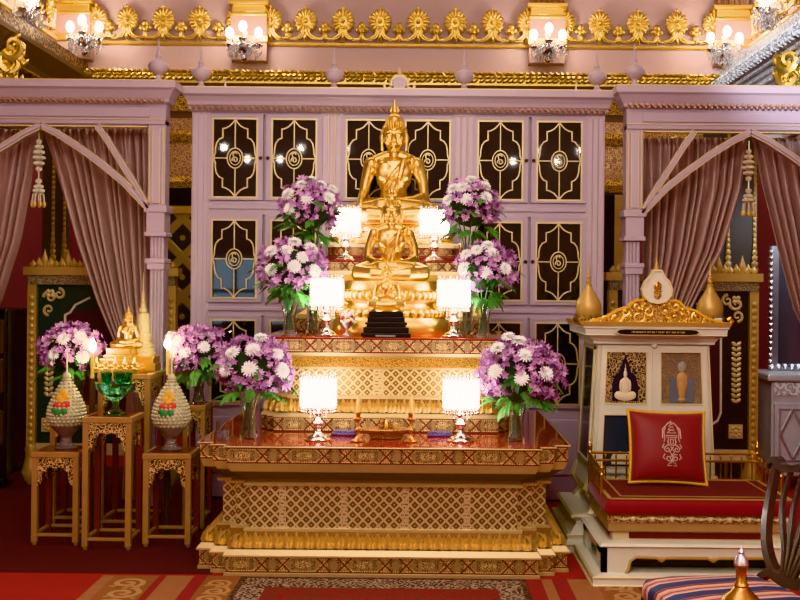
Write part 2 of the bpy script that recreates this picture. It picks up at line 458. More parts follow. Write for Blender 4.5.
# ---- pilasters of the upper wall
M_pil = mat('brown_gilt_fluting', (0.36, 0.17, 0.08), 0.4, 0.3, 0.15, 6)
M_pilblock = mat('pilaster_block_paint', (0.40, 0.25, 0.21), .5, 0, .08, 4)
def pilaster(name, X, Y, ang=0):
    M = Matrix.Translation((X, Y, 0)) @ Matrix.Rotation(ang, 4, 'Z')
    t = BM(); box(t, -.19, .19, -.14, 0, 3.99, 4.50, M); box(t, -.17, .17, -.11, 0, 4.5, ZC, M)
    o = struct(name, t, M_pilblock)
    t = BM()
    for z0, z1, w_, d_ in ((4.46, 4.50, .2, .16), (4.50, 4.58, .18, .14), (4.58, 4.63, .215, .18), (4.18, 4.26, .21, .17)):
        bbox(t, -w_, w_, -d_, 0, z0, z1, .012, M)
    obj('gilt_band', t, M_gold, o)
    t = BM()
    for k in range(6):
        x = -.15 + k*.06
        tube(t, [M @ Vector((x, -.12, 4.63)), M @ Vector((x, -.12, ZC))], .024, 8)
    obj('flute', t, M_pil, o, True)
for i, x in enumerate((76.5, 251, 546, 730)):
    pilaster('trim_%d' % (13+i), PX(x, 20, YB), YB)

# ---- gilt palmettes
def palmette(h, big=True):
    """a fan of petals in an egg outline on a flared foot, in the xz plane, base at z=0, front = -y"""
    t = BM()
    if big:
        cz = h*.60; rx, rz = h*.345, h*.40
        for k in range(16):
            a = 2*PI*k/16
            r_ = .64
            M = Matrix.Rotation(-a + PI/2, 3, 'Y')
            L = math.hypot(rx*math.cos(a), rz*math.sin(a))
            ball(t, (math.cos(a)*rx*r_, -.035, cz + math.sin(a)*rz*r_), (h*.043, .022, L*.37), 2, Matrix.Rotation(math.atan2(math.cos(a)*rx, math.sin(a)*rz), 3, 'Y'))
        ball(t, (0, -.02, cz), (rx*.9, .025, rz*.9), 3)
        ball(t, (0, -.05, cz), (h*.075, .04, h*.075), 2)
        ball(t, (0, -.03, h*1.0), (h*.05, .02, h*.07), 2)
    else:
        for x, z, r_ in ((0, .82, .17), (-.17, .62, .15), (.17, .62, .15), (0, .55, .15)):
            ball(t, (x*h, -.03, z*h), (r_*h, .03, r_*h*1.1), 2)
            ball(t, (x*h, -.055, z*h), (r_*h*.4, .02, r_*h*.4), 1)
    for s in (-1, 1):                       # flared foot and swags
        pts = []
        for k in range(11):
            u = k/10
            pts.append((s*(h*.05 + u*u*h*.55), -.035, h*.40*(1-u)**1.7 + h*.03 + (0.10*h*u**6)))
        tube(t, pts, [h*.055*(1-.45*k/10) for k in range(11)], 6)
        tube(t, [(x*.55, y-.01, z*.9) for x, y, z in pts], [h*.04*(1-.5*k/10) for k in range(11)], 6)
    tube(t, [(0, -.03, 0), (0, -.03, h*.4)], [h*.07, h*.05], 6)
    bmesh.ops.recalc_face_normals(t, faces=t.faces)
    me = bpy.data.meshes.new('palmette'); t.to_mesh(me); t.free(); me.materials.append(M_gold)
    for p in me.polygons: p.use_smooth = True
    return me
PB, PS = palmette(.365), palmette(.215, False)
def put_palmette(big, x, y, Y, label, rz=0, X=None, Z=None):
    o = bpy.data.objects.new('palmette_ornament' if big else 'trefoil_ornament', PB if big else PS); COL.objects.link(o)
    o.location = (PX(x, y, Y) if X is None else X, Y, zr+.02 if Z is None else Z); o.rotation_euler = (0, 0, rz)
    tag(o, label, 'gold ornament', 'gold palmettes standing on the wall rail' if big else 'small gold trefoils between the palmettes')
words = ['first', 'second', 'third', 'fourth', 'fifth', 'sixth', 'seventh', 'eighth', 'ninth']
bays = (('frieze bay over the left pavilion', 'left bay', (128, 164, 200), (109, 146, 182, 219), (97, 237)),
        ('frieze bay over the tall Buddha', 'middle bay', (306, 343, 380, 418, 455, 492), (288, 325, 362, 399, 436, 473, 511), (271, 527)),
        ('frieze bay over the right pavilion', 'right bay', (599, 637, 676), (580, 618, 656, 695), (564, 713)))
for where, bay, bigs, smalls, halves in bays:
    for i, x in enumerate(bigs): put_palmette(True, x, 45, YB-.03, '%s round gold palmette from the left in the %s' % (words[i], where))
    for i, x in enumerate(smalls): put_palmette(False, x, 45, YB-.03, '%s small gold trefoil from the left in the %s' % (words[i], where))
    for i, x in enumerate(halves): put_palmette(True, x, 45, YB-.05, 'gold palmette against the %s pilaster edge of the %s of the frieze' % (('left-hand', 'right-hand')[i], bay))
for s, X, side in ((1, XL+.03, 'left'), (-1, XR-.03, 'right')):
    for k in range(4):
        y = YB - .45 - k*.62
        put_palmette(True, 0, 0, y, '%s gold palmette from the corner on the %s side wall rail' % (words[k], side), s*PI/2, X)
        put_palmette(False, 0, 0, y-.31, '%s small gold trefoil from the corner on the %s side wall rail' % (words[k], side), s*PI/2, X)

# ---- crystal wall lamps
def sconce():
    root = thing('crystal_wall_lamp', 'x', 'wall lamp')
    t = BM(); lathe(t, [(0, -.02), (.05, 0), (.085, .05), (.09, .09), (.06, .13), (.03, .15), (.02, .18), (.035, .22), (.03, .25), (0, .26)], (0, -.16, -.12), 14)
    ball(t, (0, -.16, -.16), .045, 2)
    tube(t, [(0, 0, -.03), (0, -.16, -.03)], .02, 8)
    obj('lamp_body', t, M_steel, root, True)
    for k, x in enumerate((-.15, 0, .15)):
        y = -.16 - (.10 if k == 1 else .02)
        z = .06 + (.05 if k == 1 else 0)
        t = BM(); tube(t, [(0, -.16, .0), (x*.5, (y-.16)/2-.02, -.05), (x*.9, y, -.02), (x, y, z-.1)], .011, 6)
        lathe(t, [(.008, 0), (.05, .01), (.04, -.005), (.012, -.02)], (x, y, z-.1), 10)
        a = obj('lamp_arm', t, M_steel, root, True)
        t = BM(); lathe(t, [(.012, 0), (.012, .08)], (x, y, z-.09), 8); obj('candle_sleeve', t, M_ivory, a, True)
        t = BM(); ball(t, (x, y, z+.035), (.042, .042, .06), 2); obj('bulb', t, M_bulb, a, True)
    t = BM()
    rnd = random.Random(3)
    for k in range(150):
        a = rnd.uniform(0, 2*PI); r_ = rnd.uniform(.04, .21); z = -.08 + rnd.uniform(-.06, .12) + (.21-r_)*-.3
        ball(t, (r_*math.cos(a), -.18 + .6*r_*math.sin(a), z), (.013, .013, .024), 1)
    obj('crystal_drops', t, M_crystal, root)
    return root
sc0 = sconce()
for i, (x, y, lab) in enumerate(((90, 36, 'three-bulb crystal wall lamp at the left end of the gold frieze'), (247, 42, 'three-bulb crystal wall lamp on the pilaster over the cabinet left half'),
        (546, 44, 'three-bulb crystal wall lamp on the pilaster over the cabinet right half'), (720, 47, 'three-bulb crystal wall lamp at the right end of the gold frieze'))):
    L = P(x, y+4, YB-.16)
    o = sc0 if i == 0 else dup(sc0, L)
    o.location = L; o['label'] = lab; o['group'] = 'crystal wall lamps'
L = P(33, 4, 9.7); o = dup(sc0, (XL+.0, 9.9, L.z), 'crystal wall lamp on the left side wall, cut by the top edge', PI/2)
o = dup(sc0, (XR-.0, 10.1, P(765, 10, 10.1).z), 'crystal wall lamp on the right side wall above the pale cornice', -PI/2)

# ---- gilt bracket carvings under the side cornices
def bracket(X, s, px, py, lab):
    Y = 9.0
    p = P(px, py, Y)
    t = BM(); rnd = random.Random(5)
    for k in range(3):
        q = spiral(0, .12*k - .1, .10, .015, 90 + 60*k, 1.3, 20)
        tube(t, [(a*.9, -.06 - .03*k, z) for a, z in q], [.035*(1-.6*i/20) for i in range(21)], 6)
    for k in range(10):
        ball(t, (rnd.uniform(-.12, .12), rnd.uniform(-.08, .05), rnd.uniform(-.28, .2)), (.04, .05, .07), 1)
    for k in range(46):
        z = rnd.uniform(-.3, .24); w_ = .15*(1-abs(z)/.4)
        ball(t, (rnd.uniform(-w_, w_), -.05+rnd.uniform(-.06, .08), z), (.022, .022, .05), 1, Matrix.Rotation(rnd.uniform(-.9, .9), 3, 'Y'))
    ball(t, (0, .02, -.02), (.09, .07, .22), 2)
    o = obj('carved_bracket', t, M_gold, None, True); o.location = p; o.rotation_euler = (0, 0, s*0.6); o.scale = (1.05,)*3
    tag(o, lab, 'bracket')
bracket(XL, 1, 8, 66, 'gilt scrolled bracket under the dark cornice at left edge')
bracket(XR, -1, 792, 80, 'gilt scrolled bracket under the pale cornice at right edge')

# ---- gilt lattice door leaves seen through the gaps beside the cabinet
M_lat = lattice_mat('gold_diamond_lattice', .42, (0.50, 0.36, 0.12), (0.05, 0.04, 0.03))
for n, (xa, xb, lab) in enumerate(((158, 205, ''),)):
    x0, x1 = PX(xa, 250, YB-.1), PX(xb, 250, YB-.1)
    t = BM(); box(t, x0, x1, YB-.10, YB-.02, .05, 2.42); d = struct('door_%d' % (n+1), t, M_lat if n == 0 else M_olive)
    t = BM(); box(t, x0, x1, YB-.12, YB-.02, 2.36, 2.44)
    for x in (x0, x1): tube(t, [(x, YB-.12, .05), (x, YB-.12, 2.42)], .03, 8)
    if n:
        for k in range(18): ball(t, ((x0*.6 + x1*.4), YB-.12, .4 + k*.11), (.022, .02, .045), 1)
    obj('door_frame', t, M_gold if n == 0 else M_ochre, d)
t = BM(); box(t, PX(600, 250, YB), PX(612, 250, YB), YB-.14, YB-.02, 0, 2.6); struct('trim_17', t, M_black)
t = BM(); box(t, PX(612, 250, YB), PX(628, 250, YB), YB-.14, YB-.02, 0, 2.6); struct('trim_18', t, M_ochre)
t = BM(); box(t, PX(150, 250, YB), PX(205, 250, YB), YB-.13, YB-.03, 2.44, 2.63); struct('trim_19', t, M_black)

# ================================================================ LACQUER SCREENS behind the curtains
def screen(xpx, flip, mpanel, lab):
    """xpx: outer-left px, outer-right px at Y=8.35"""
    Y = 8.35; k = F/Y
    x0, x1 = [PX(x, 380, Y) for x in xpx]
    root = thing('folding_screen', lab, 'screen', ((x0+x1)/2, Y, 0))
    hw = (x1-x0)/2; s = -1 if flip else 1
    zt = PZ(100, 285, Y)
    t = BM(); box(t, -hw+.04, hw-.04, .01, .05, .32, zt); obj('panel', t, mpanel, root, world=False)
    for sx in (-1, 1):
        t = BM(); box(t, sx*hw-.035, sx*hw+.035, -.02, .06, .2, zt)
        for i in range(22): ball(t, (sx*hw, -.025, .3 + i*(zt-.35)/22), (.022, .014, .03), 1)
        p = obj('stile', t, M_ochre, root, True, world=False)
        t = BM(); lathe(t, [(.035, 0), (.055, .03), (.085, .10), (.06, .18), (.05, .25), (.06, .28), (.04, .33)], (sx*hw, .02, 0), 14); obj('foot', t, M_ochre, p, True, world=False)
    t = BM(); box(t, -hw-.03, hw+.03, -.03, .07, zt, zt+.075); obj('top_rail', t, filigree('dull_cream_leafwork', (0.42, 0.34, 0.22), (0.18, 0.13, 0.08), 40, .2), root, world=False)
    t = BM(); box(t, -hw-.06, hw+.06, -.05, .09, zt+.075, zt+.14)
    for i in range(25):
        x = -hw + i*hw*2/24
        h_ = (.05, .07, .13, .07)[i % 4] if i % 4 != 2 else .13
        lathe(t, [(.012, 0), (.030, h_*.3), (.024, h_*.55), (.012, h_*.8), (.002, h_*1.1)], (x, 0, zt+.14), 8, .45)
        if h_ > .1:
            for e in (-1, 1): ball(t, (x+e*.03, 0, zt+.16), (.02, .015, .03), 1)
    obj('crest', t, M_ochre, root, True, world=False)
    t = BM(); box(t, -hw+.03, hw-.03, -.01, .05, .24, .33); obj('bottom_rail', t, M_cream, root, world=False)
    # pale inner line with cusped corner, gilt corner scrolls, leaf drops and square rosettes on both sides
    for q in (-1, 1):
        line, gd, g2, g3 = BM(), BM(), BM(), BM()
        xi = hw - .04
        pts = [(q*(xi-.42), zt-.10)] + [(q*(xi-.30 - .0), zt-.16), (q*(xi-.26), zt-.22)] + [(q*(xi-.22), zt-.24), (q*(xi-.215), .62)] + [(q*(xi-.24), .56), (q*(xi-.30), .52), (q*(xi-.31), .46)]
        strip(line, pts, .018, -.006, .012)
        for (cx, cz, r0, a0) in ((.10, zt-.10, .055, 180), (.17, zt-.075, .045, 90), (.09, zt-.2, .045, 270)):
            sp = spiral(q*(xi-cx), cz, r0, .008, a0, 1.2*q, 18)
            tube(gd, [(x, -.004, z) for x, z in sp], [.014*(1-.5*i/18) for i in range(19)], 6)
        for a in range(4): ball(gd, (q*(xi-.10) + .022*math.cos(a*PI/2+.78), -.006, zt-.07 + .022*math.sin(a*PI/2+.78)), (.02, .012, .02), 1)
        n = 12
        for i in range(n):
            z = .72 + i*(zt-.42-.72)/(n-1)
            for e in (-1, 1): ball(g2, (q*(xi-.095) + e*.018, -.004, z), (.028, .01, .016), 1, Matrix.Rotation(-e*.7, 3, 'Y'))
        box(g3, q*(xi-.095)-.055, q*(xi-.095)+.055, -.008, .012, .42, .53)
        for a in range(8): ball(g3, (q*(xi-.095)+.035*math.cos(a*PI/4), -.012, .475+.035*math.sin(a*PI/4)), (.016, .01, .016), 1)
        ball(g3, (q*(xi-.095), -.016, .475), (.02, .014, .02), 1)
        obj('inlay_line', line, M_ivory, root, world=False); obj('corner_scroll', gd, M_goldpaint, root, True, world=False); obj('leaf_garland', g2, M_goldpaint, root, True, world=False); obj('square_rosette', g3, M_goldpaint, root, True, world=False)
    t = BM(); box(t, -hw+.27, hw-.27, .0, .012, .5, zt-.2); obj('inner_panel', t, mat('plum_panel', (0.06, 0.025, 0.03), 0.4), root, world=False)
screen((32, 171), False, M_pgreen, 'dark green screen with ochre frame behind the left curtains')
screen((612, 753), True, M_pdark, 'black screen with gold scrolls and ochre frame behind the white desk')
def tall_panel(xa, xb, lab):
    Y = 8.95; x0, x1 = PX(xa, 250, Y), PX(xb, 250, Y)
    root = thing('tall_lacquer_panel', lab, 'panel', ((x0+x1)/2, Y, 0)); hw = (x1-x0)/2
    t = BM(); box(t, -hw, hw, 0, .06, 0, 2.95); obj('panel_board', t, M_olive, root, world=False)
    for x in (-hw*.1, hw*.9 if hw > .15 else hw*.8):
        t = BM(); box(t, x-.012, x+.012, -.008, 0, 0, 2.95)
        for k in range(60): ball(t, (x, -.012, .3+k*.044), (.016, .012, .02), 1)
        for k in range(9): ball(t, (x, -.012, 1.62+k*.05), (.05-.004*k, .012, .035), 1)
        obj('bead_strip', t, M_ochre, root, True, world=False)
    t = BM(); box(t, -hw-.02, hw+.02, -.02, .08, 2.95, 3.02); obj('cap_rail', t, M_ochre, root, world=False)
tall_panel(42, 67, 'tall olive-brown panel rising behind the dark green screen')
tall_panel(704, 757, 'tall olive-brown panel with gold strips rising behind the black screen')
# black chest at far left, silver cabinet and mirror at far right
root = thing('black_chest', 'dark lacquered chest at the left edge behind the candle', 'chest', (PX(5, 400, 8.3)-.22, 8.3, 0))
t = BM(); bbox(t, -.36, .31, -.2, .25, .1, 1.4, .02); obj('carcass', t, M_black, root, world=False)
t = BM()
for z in (.35, .75, 1.05): bbox(t, -.34, .29, -.225, -.19, z, z+.27, .012)
obj('drawer_front', t, M_darkwood, root, world=False)
for sx in (-.31, .25):
    t = BM(); lathe(t, [(.03, 0), (.05, .05), (.03, .1)], (sx, -.1, 0), 10); obj('foot', t, M_black, root, True, world=False)
Y = 8.6
root = thing('silver_sideboard', 'silver-grey carved sideboard at the right edge behind the chair', 'sideboard', (PX(800, 420, Y), Y, 0))
M_silverpaint = mat('silver_grey_paint', (0.60, 0.61, 0.66), 0.3, 0.35, 0.15, 8)
zt = PZ(780, 375, Y)
t = BM(); bbox(t, -.32, .33, -.25, .25, .12, zt-.03, .012); obj('carcass', t, M_silverpaint, root, world=False)
t = BM(); bbox(t, -.36, .36, -.29, .28, zt-.03, zt+.03, .015); obj('top', t, M_silverpaint, root, world=False)
t = BM()
box(t, -.30, .31, -.262, -.25, zt-.14, zt-.04); obj('frieze', t, M_silv_f, root, world=False)
for x0 in (-.30, .005):
    t = BM(); bbox(t, x0, x0+.29, -.275, -.245, .2, zt-.2, .01); d = obj('door', t, M_silverpaint, root, world=False)
    t = BM(); q = [(x0+.145+dx, (zt)/2+dz) for dx, dz in ((-.10, 0), (0, .2), (.10, 0), (0, -.2))]; strip(t, q, .02, -.285, -.27, True)
    strip(t, [(x0+.04, .25), (x0+.25, .25), (x0+.25, zt-.25), (x0+.04, zt-.25)], .014, -.283, -.27, True); obj('door_moulding', t, M_silver, d, world=False)
for sx in (-.28, .29):
    t = BM(); lathe(t, [(.03, 0), (.06, .06), (.04, .13)], (sx, -.2, 0), 10); obj('foot', t, M_silver, root, True, world=False)
root = thing('standing_mirror', 'silver framed mirror standing on the silver sideboard', 'mirror', (PX(800, 330, Y+.1), Y+.1, zt+.03))
t = BM(); strip(t, [(-.22, .0), (-.22, 1.0), (.30, 1.0), (.30, .0)], .06, -.03, .03, True)
for i in range(20): ball(t, (-.25, -.02, .03+i*.05), (.022, .03, .026), 1)
for i in range(10): ball(t, (-.24+i*.055, -.03, .03), (.026, .03, .03), 1)
obj('mirror_frame', t, M_silver, root, True, world=False)
t = BM(); box(t, -.2, .28, -.005, .015, .02, .98); obj('mirror_glass', t, mat('grey_mirror', (0.30, 0.31, 0.34), 0.15, 0.8, 0.1, 3), root, world=False)
# ================================================================ CABINET
YC = 7.85; kc = F/YC
def cz(y): return H - (y-CY)/kc          # heights measured at the roll axis (x = 425)
def cxm(x): return (x-CX)/kc
X0c = cxm(397)
cab = thing('display_cabinet', 'long mauve display cabinet with gold-traceried black glass doors behind the Buddhas', 'cabinet', (X0c, YC, 0))
z_top, z_dent = cz(93.5), cz(114)
hw = 207/kc
DEP = .55
t = BM(); box(t, X0c-hw, X0c+hw, YC+.03, YC+DEP, .02, cz(112)); obj('carcass', t, M_pink, cab)
# cornice
t = BM()
pl = lambda o: [(X0c-hw-o*.5, YC-o), (X0c+hw+o*.5, YC-o), (X0c+hw+o*.5, YC+DEP), (X0c-hw-o*.5, YC+DEP)]
loft(t, pl, [(cz(114), .0), (cz(112), .03), (cz(109), .03), (cz(107.5), .045), (cz(104), .055), (cz(100), .08), (cz(98.5), .10), (cz(98), .105), (cz(91.5), .105), (cz(91), .10)])
obj('cornice', t, M_pink2, cab)
t = BM(); box(t, X0c-hw-.054, X0c+hw+.054, YC-.107, YC+.1, cz(91.8), cz(90.8)); obj('gilt_line', t, M_goldpaint, cab)
t = BM(); n = 72
for i in range(n):
    x = X0c - hw + (i+.5)*2*hw/n
    ball(t, (x, YC-.035, cz(110)), (.022, .02, .016), 1, Matrix.Rotation(.5, 3, 'Y'))
    ball(t, (x+.015, YC-.04, cz(112.5)), (.012, .016, .013), 1)
obj('beaded_moulding', t, mat('rubbed_gilt_beading', (0.50, 0.33, 0.24), 0.35, 0.45, 0.3, 30), cab, True)
# fluted posts
for xa, xb in ((190.5, 208.5), (319.5, 341.5), (452.5, 473), (584.5, 603.5)):
    x0, x1 = cxm(xa), cxm(xb)
    t = BM(); box(t, x0, x1, YC, YC+.04, .02, cz(113))
    w = x1-x0
    for k in (.2, .5, .8): bbox(t, x0+w*k-.022, x0+w*k+.022, YC-.016, YC+.01, .25, cz(116), .008)
    p = obj('post', t, M_pink2, cab)
    t = BM()
    for k in (.06, .35, .65, .94): box(t, x0+w*k-.004, x0+w*k+.004, YC-.007, YC+.01, .25, cz(115))
    obj('gilt_line', t, M_goldpaint, p)
# rails
t = BM()
for ya, yb in ((113, 116), (202.5, 216), (304, 317), (407, 412)): box(t, X0c-hw+(.13 if ya > 113 else .01), X0c+hw-(.13 if ya > 113 else .01), YC+.005, YC+.04, cz(yb), cz(ya))
for ya in (209, 310.5): bbox(t, X0c-hw+.13, X0c+hw-.13, YC-.01, YC+.02, cz(ya+2), cz(ya-2), .006)
obj('rail', t, M_pink, cab)
# plinth panels under the doors
t = BM(); box(t, X0c-hw+.1, X0c+hw-.1, YC, YC+.05, .02, cz(411))
for c in (263.5, 397, 528.5):
    for s in (-1, 1):
        x0 = cxm(c + s*29.5) - .19; bbox(t, x0, x0+.38, YC-.014, YC+.02, .2, cz(418), .01)
obj('plinth', t, M_pink, cab)
# one door, local origin = pane centre on the front plane
rows = (((116.5, 202), (120, 200)), ((216, 304), (221, 300.5)), ((317, 407), (321, 404)))
pw = 46/kc
def door_meshes(dh_top, dh_bot, ph, side):
    """side=-1: knob on the +x edge. returns meshes frame, pane, tracery, knob"""
    ow = 56/kc/2
    t = BM()
    hx, hz = pw/2, ph/2
    for a in ((-ow, -hx, -dh_bot, dh_top), (hx, ow, -dh_bot, dh_top), (-hx, hx, hz, dh_top), (-hx, hx, -dh_bot, -hz)):
        box(t, a[0], a[1], -.012, .03, a[2], a[3])
    strip(t, [(-ow+.008, -dh_bot+.008), (ow-.008, -dh_bot+.008), (ow-.008, dh_top-.008), (-ow+.008, dh_top-.008)], .014, -.017, 0, True)
    g = BM(); box(g, -hx, hx, .004, .012, -hz, hz)
    l = BM(); W, Hh = pw, ph
    strip(l, [(-hx+.006, -hz+.006), (hx-.006, -hz+.006), (hx-.006, hz-.006), (-hx+.006, hz-.006)], .012, -.02, .004, True)
    q = []
    apex = (0, .485*Hh); a = []
    a += [apex, (.045*W, .445*Hh), (.12*W, .40*Hh), (.20*W, .375*Hh), (.27*W, .365*Hh), (.27*W, .255*Hh)]
    a += [(.345*W, .235*Hh), (.40*W, .19*Hh), (.425*W, .125*Hh), (.43*W, .06*Hh), (.455*W, .02*Hh), (.49*W, 0)]
    right = a + [(x, -z) for x, z in reversed(a[:-1])]
    full = right + [(-x, z) for x, z in reversed(right[1:-1])]
    strip(l, full, .0092, -.012, .004, True)
    ra, rb = .17*W, .125*Hh
    strip(l, [(ra*math.cos(2*PI*i/28), rb*math.sin(2*PI*i/28)) for i in range(28)], .0082, -.012, .004, True)
    strip(l, [(ra*.68*math.cos(2*PI*i/24), rb*.68*math.sin(2*PI*i/24)) for i in range(24)], .006, -.012, .004, True)
    for s in (-1, 1):
        strip(l, [(0, s*rb), (0, s*.48*Hh)], .008, -.012, .004)
        strip(l, [(s*ra, 0), (s*.5*W, 0)], .008, -.012, .004)
    strip(l, [(x, z) for x, z in spiral(0, -.012, .024, .006, 200, -1.25, 16)] , .008, -.012, .004)     # curled numeral
    strip(l, [(-.012, .012), (-.016, .035), (.004, .045), (.014, .03)], .008, -.012, .004)
    k = BM(); kx = -side*(ow-.016) ; ball(k, (kx, -.026, 0), .014, 2); tube(k, [(kx, 0, 0), (kx, -.025, 0)], .006, 6)
    out = []
    for bm_, m_, sm in ((t, M_pink, False), (g, M_glassdark, False), (l, M_tracery, False), (k, M_darkwood, True)):
        bmesh.ops.recalc_face_normals(bm_, faces=bm_.faces)
        me = bpy.data.meshes.new('door'); bm_.to_mesh(me); bm_.free(); me.materials.append(m_)
        for p in me.polygons: p.use_smooth = sm
        out.append(me)
    return out
for (da, db), (pa, pb) in rows:
    zc_ = (cz(pa)+cz(pb))/2; ph = cz(pa)-cz(pb)
    for side in (-1, 1):
        ms = door_meshes(cz(da)-zc_, zc_-cz(db), ph, side)
        for c in (263.5, 397, 528.5):
            d = bpy.data.objects.new('door', ms[0]); COL.objects.link(d); d.parent = cab
            d.location = (cxm(c + side*29.5) - X0c, 0, zc_)
            for nm, me in zip(('glass_pane', 'tracery', 'knob'), ms[1:]):
                e = bpy.data.objects.new(nm, me); COL.objects.link(e); e.parent = d
# urn finials on the cabinet and the central roundel
URN = [(.045, 0), (.05, .015), (.03, .03), (.028, .06), (.05, .075), (.085, .10), (.10, .135), (.095, .165), (.085, .175), (.05, .185), (.03, .20), (.024, .23), (.03, .24), (.014, .26), (.010, .33), (.004, .40)]
def urn(X, Y, Z, parent, s=1):
    t = BM(); lathe(t, [(r*s*.72, z*s*.78) for r, z in URN], (X, Y, Z), 20); return obj('urn_finial', t, M_pink2, parent, True)
ztop = cz(91)
for x in (200, 332.5, 462, 594.5): urn(cxm(x), YC-.03, ztop, cab)
for x in (222, 575):
    t = BM(); lathe(t, [(.012, 0), (.010, .03), (.005, .06), (.003, .09)], (cxm(x), YC+.05, ztop), 8); obj('spike_finial', t, M_ivory, cab, True)
t = BM(); cx_ = cxm(397.5)
for i in range(11):
    a = PI*i/10; ball(t, (cx_ + .062*math.cos(a), YC, ztop+.045+.062*math.sin(a)), (.02, .015, .02), 1)
lathe(t, [(.01, 0), (.012, .02), (.003, .055)], (cx_, YC, ztop+.12), 8)
for s in (-1, 1): tube(t, [(cx_+s*.06, YC, ztop+.02), (cx_+s*.10, YC, ztop+.01), (cx_+s*.115, YC, ztop+.04)], .012, 6)
e = obj('roundel_crest', t, M_cream, cab, True)
t = BM(); lathe(t, [(.045, 0), (.052, .008), (.04, .012), (.03, .008), (0, .016)], (0, 0, 0), 18, M=Matrix.Translation((cx_, YC-.01, ztop+.05)) @ Matrix.Rotation(PI/2, 4, 'X')); obj('roundel', t, M_pink2, e, True)

# ================================================================ CURTAINED WINGS
YW = 7.58; kw = F/YW
def wx(x): return (x-CX)/kw
def wz(y): return H - (y-CY)/kw
def wing(axis_px, s, lab):
    """s=+1: the visible post stands at +x of the axis (left wing); -1: right wing. heights at the roll axis"""
    A = wx(axis_px)
    rt = thing('curtained_pavilion', lab, 'pavilion', (A, YW, 0))
    m = lambda px: A + s*px/kw                 # px measured from the axis toward the cabinet
    def bx(t, pa, pb, y0, y1, z0, z1, bev=0):
        x0, x1 = sorted((m(pa), m(pb)))
        (bbox(t, x0, x1, YW+y0, YW+y1, z0, z1, bev) if bev else box(t, x0, x1, YW+y0, YW+y1, z0, z1))
    hwp = 124
    D = .14
    t = BM(); bx(t, -hwp, hwp, 0, D, wz(128), wz(107)); bx(t, -hwp, hwp, -.015, .1, wz(127), wz(123)); bx(t, -hwp+16, hwp-16, -.012, .02, wz(120), wz(110), .004); obj('frieze', t, M_pink, rt)
    pl = lambda o: [(A-hwp/kw-o, YW-o), (A+hwp/kw+o, YW-o), (A+hwp/kw+o, YW+D), (A-hwp/kw-o, YW+D)]
    t = BM(); loft(t, pl, [(wz(107), 0), (wz(105), .025), (wz(102), .03), (wz(99), .045), (wz(97), .055), (wz(94), .07), (wz(92.5), .085), (wz(92), .09), (wz(85.5), .09), (wz(85), .085)])
    obj('cornice', t, M_pink2, rt)
    t = BM(); bx(t, -hwp-12, hwp+12, -.093, .1, wz(85.6), wz(84.6)); bx(t, -hwp, hwp, -.017, .01, wz(122.6), wz(121.8)); bx(t, -hwp+18, hwp-18, -.006, .05, wz(130), wz(128.6)); obj('gilt_line', t, M_goldpaint, rt)
    t = BM(); n = 44
    for i in range(n):
        x = m(-hwp + (i+.5)*2*hwp/n)
        ball(t, (x, YW-.03, wz(103.5)), (.022, .02, .017), 1, Matrix.Rotation(.5, 3, 'Y')); ball(t, (x+.015, YW-.035, wz(106)), (.012, .016, .013), 1)
    obj('beaded_moulding', t, bpy.data.materials['rubbed_gilt_beading'], rt, True)
    for q in (1, -1):
        P_ = lambda px: q*px
        t = BM(); bx(t, P_(107), P_(124), 0, .13, wz(210), wz(128)); bx(t, P_(111), P_(120), -.012, .01, wz(206), wz(132), .004)
        bx(t, P_(103.5), P_(126.5), -.02, .18, wz(215), wz(208), .006); bx(t, P_(106), P_(124), -.008, .17, wz(235), wz(214)); bx(t, P_(104), P_(126), -.02, .18, wz(239), wz(234.5), .006)
        bx(t, P_(105), P_(125), -.02, .18, wz(266), wz(261), .008); bx(t, P_(107), P_(124), -.012, .17, wz(272), wz(266))
        bx(t, P_(109), P_(123), .02, .14, .2, wz(239)); bx(t, P_(105), P_(127), -.02, .18, 0, .25, .01)
        for k in (111, 114.5, 118, 121.3):
            tube(t, [(m(P_(k)), YW+.02, .25), (m(P_(k)), YW+.02, wz(240))], .0125, 8)
        p = obj('post', t, M_pink2, rt)
        t = BM()
        for k in (109, 112, 119, 122): bx(t, P_(k-.35), P_(k+.35), -.014, .0, wz(207), wz(130))
        obj('gilt_line', t, M_goldpaint, p)
    for q in (1, -1):                            # pointed arch bars
        a1 = [(0, 129), (18, 138), (40, 152), (62, 168), (84, 186), (108, 211)]
        a2 = [(56, 129), (66, 143), (78, 162), (92, 184), (108, 211)]
        t, g = BM(), BM()
        for arcp, wd in ((a1, .048), (a2, .042)):
            pts = [(m(q*x), wz(y)) for x, y in arcp]
            strip(t, pts, wd, YW-.01, YW+.05); strip(t, pts, wd*.45, YW-.022, YW+.0)
            for off in (-1, 1):
                strip(g, [(x + off*wd*.47*s*q*.62, z + off*wd*.47*.78) for x, z in pts], .007, YW-.016, YW)
        e = obj('arch_bar', t, M_pink2, rt); obj('gilt_line', g, M_goldpaint, e)
    for px in (117, -117): urn(m(px), YW-.02, wz(85), rt)
    if s == 1: pass
    return rt
wing(40, 1, 'mauve curtained pavilion with pointed arch left of the cabinet')
YW = 7.68; kw = F/YW
wing(749, -1, 'mauve curtained pavilion with pointed arch right of the cabinet')
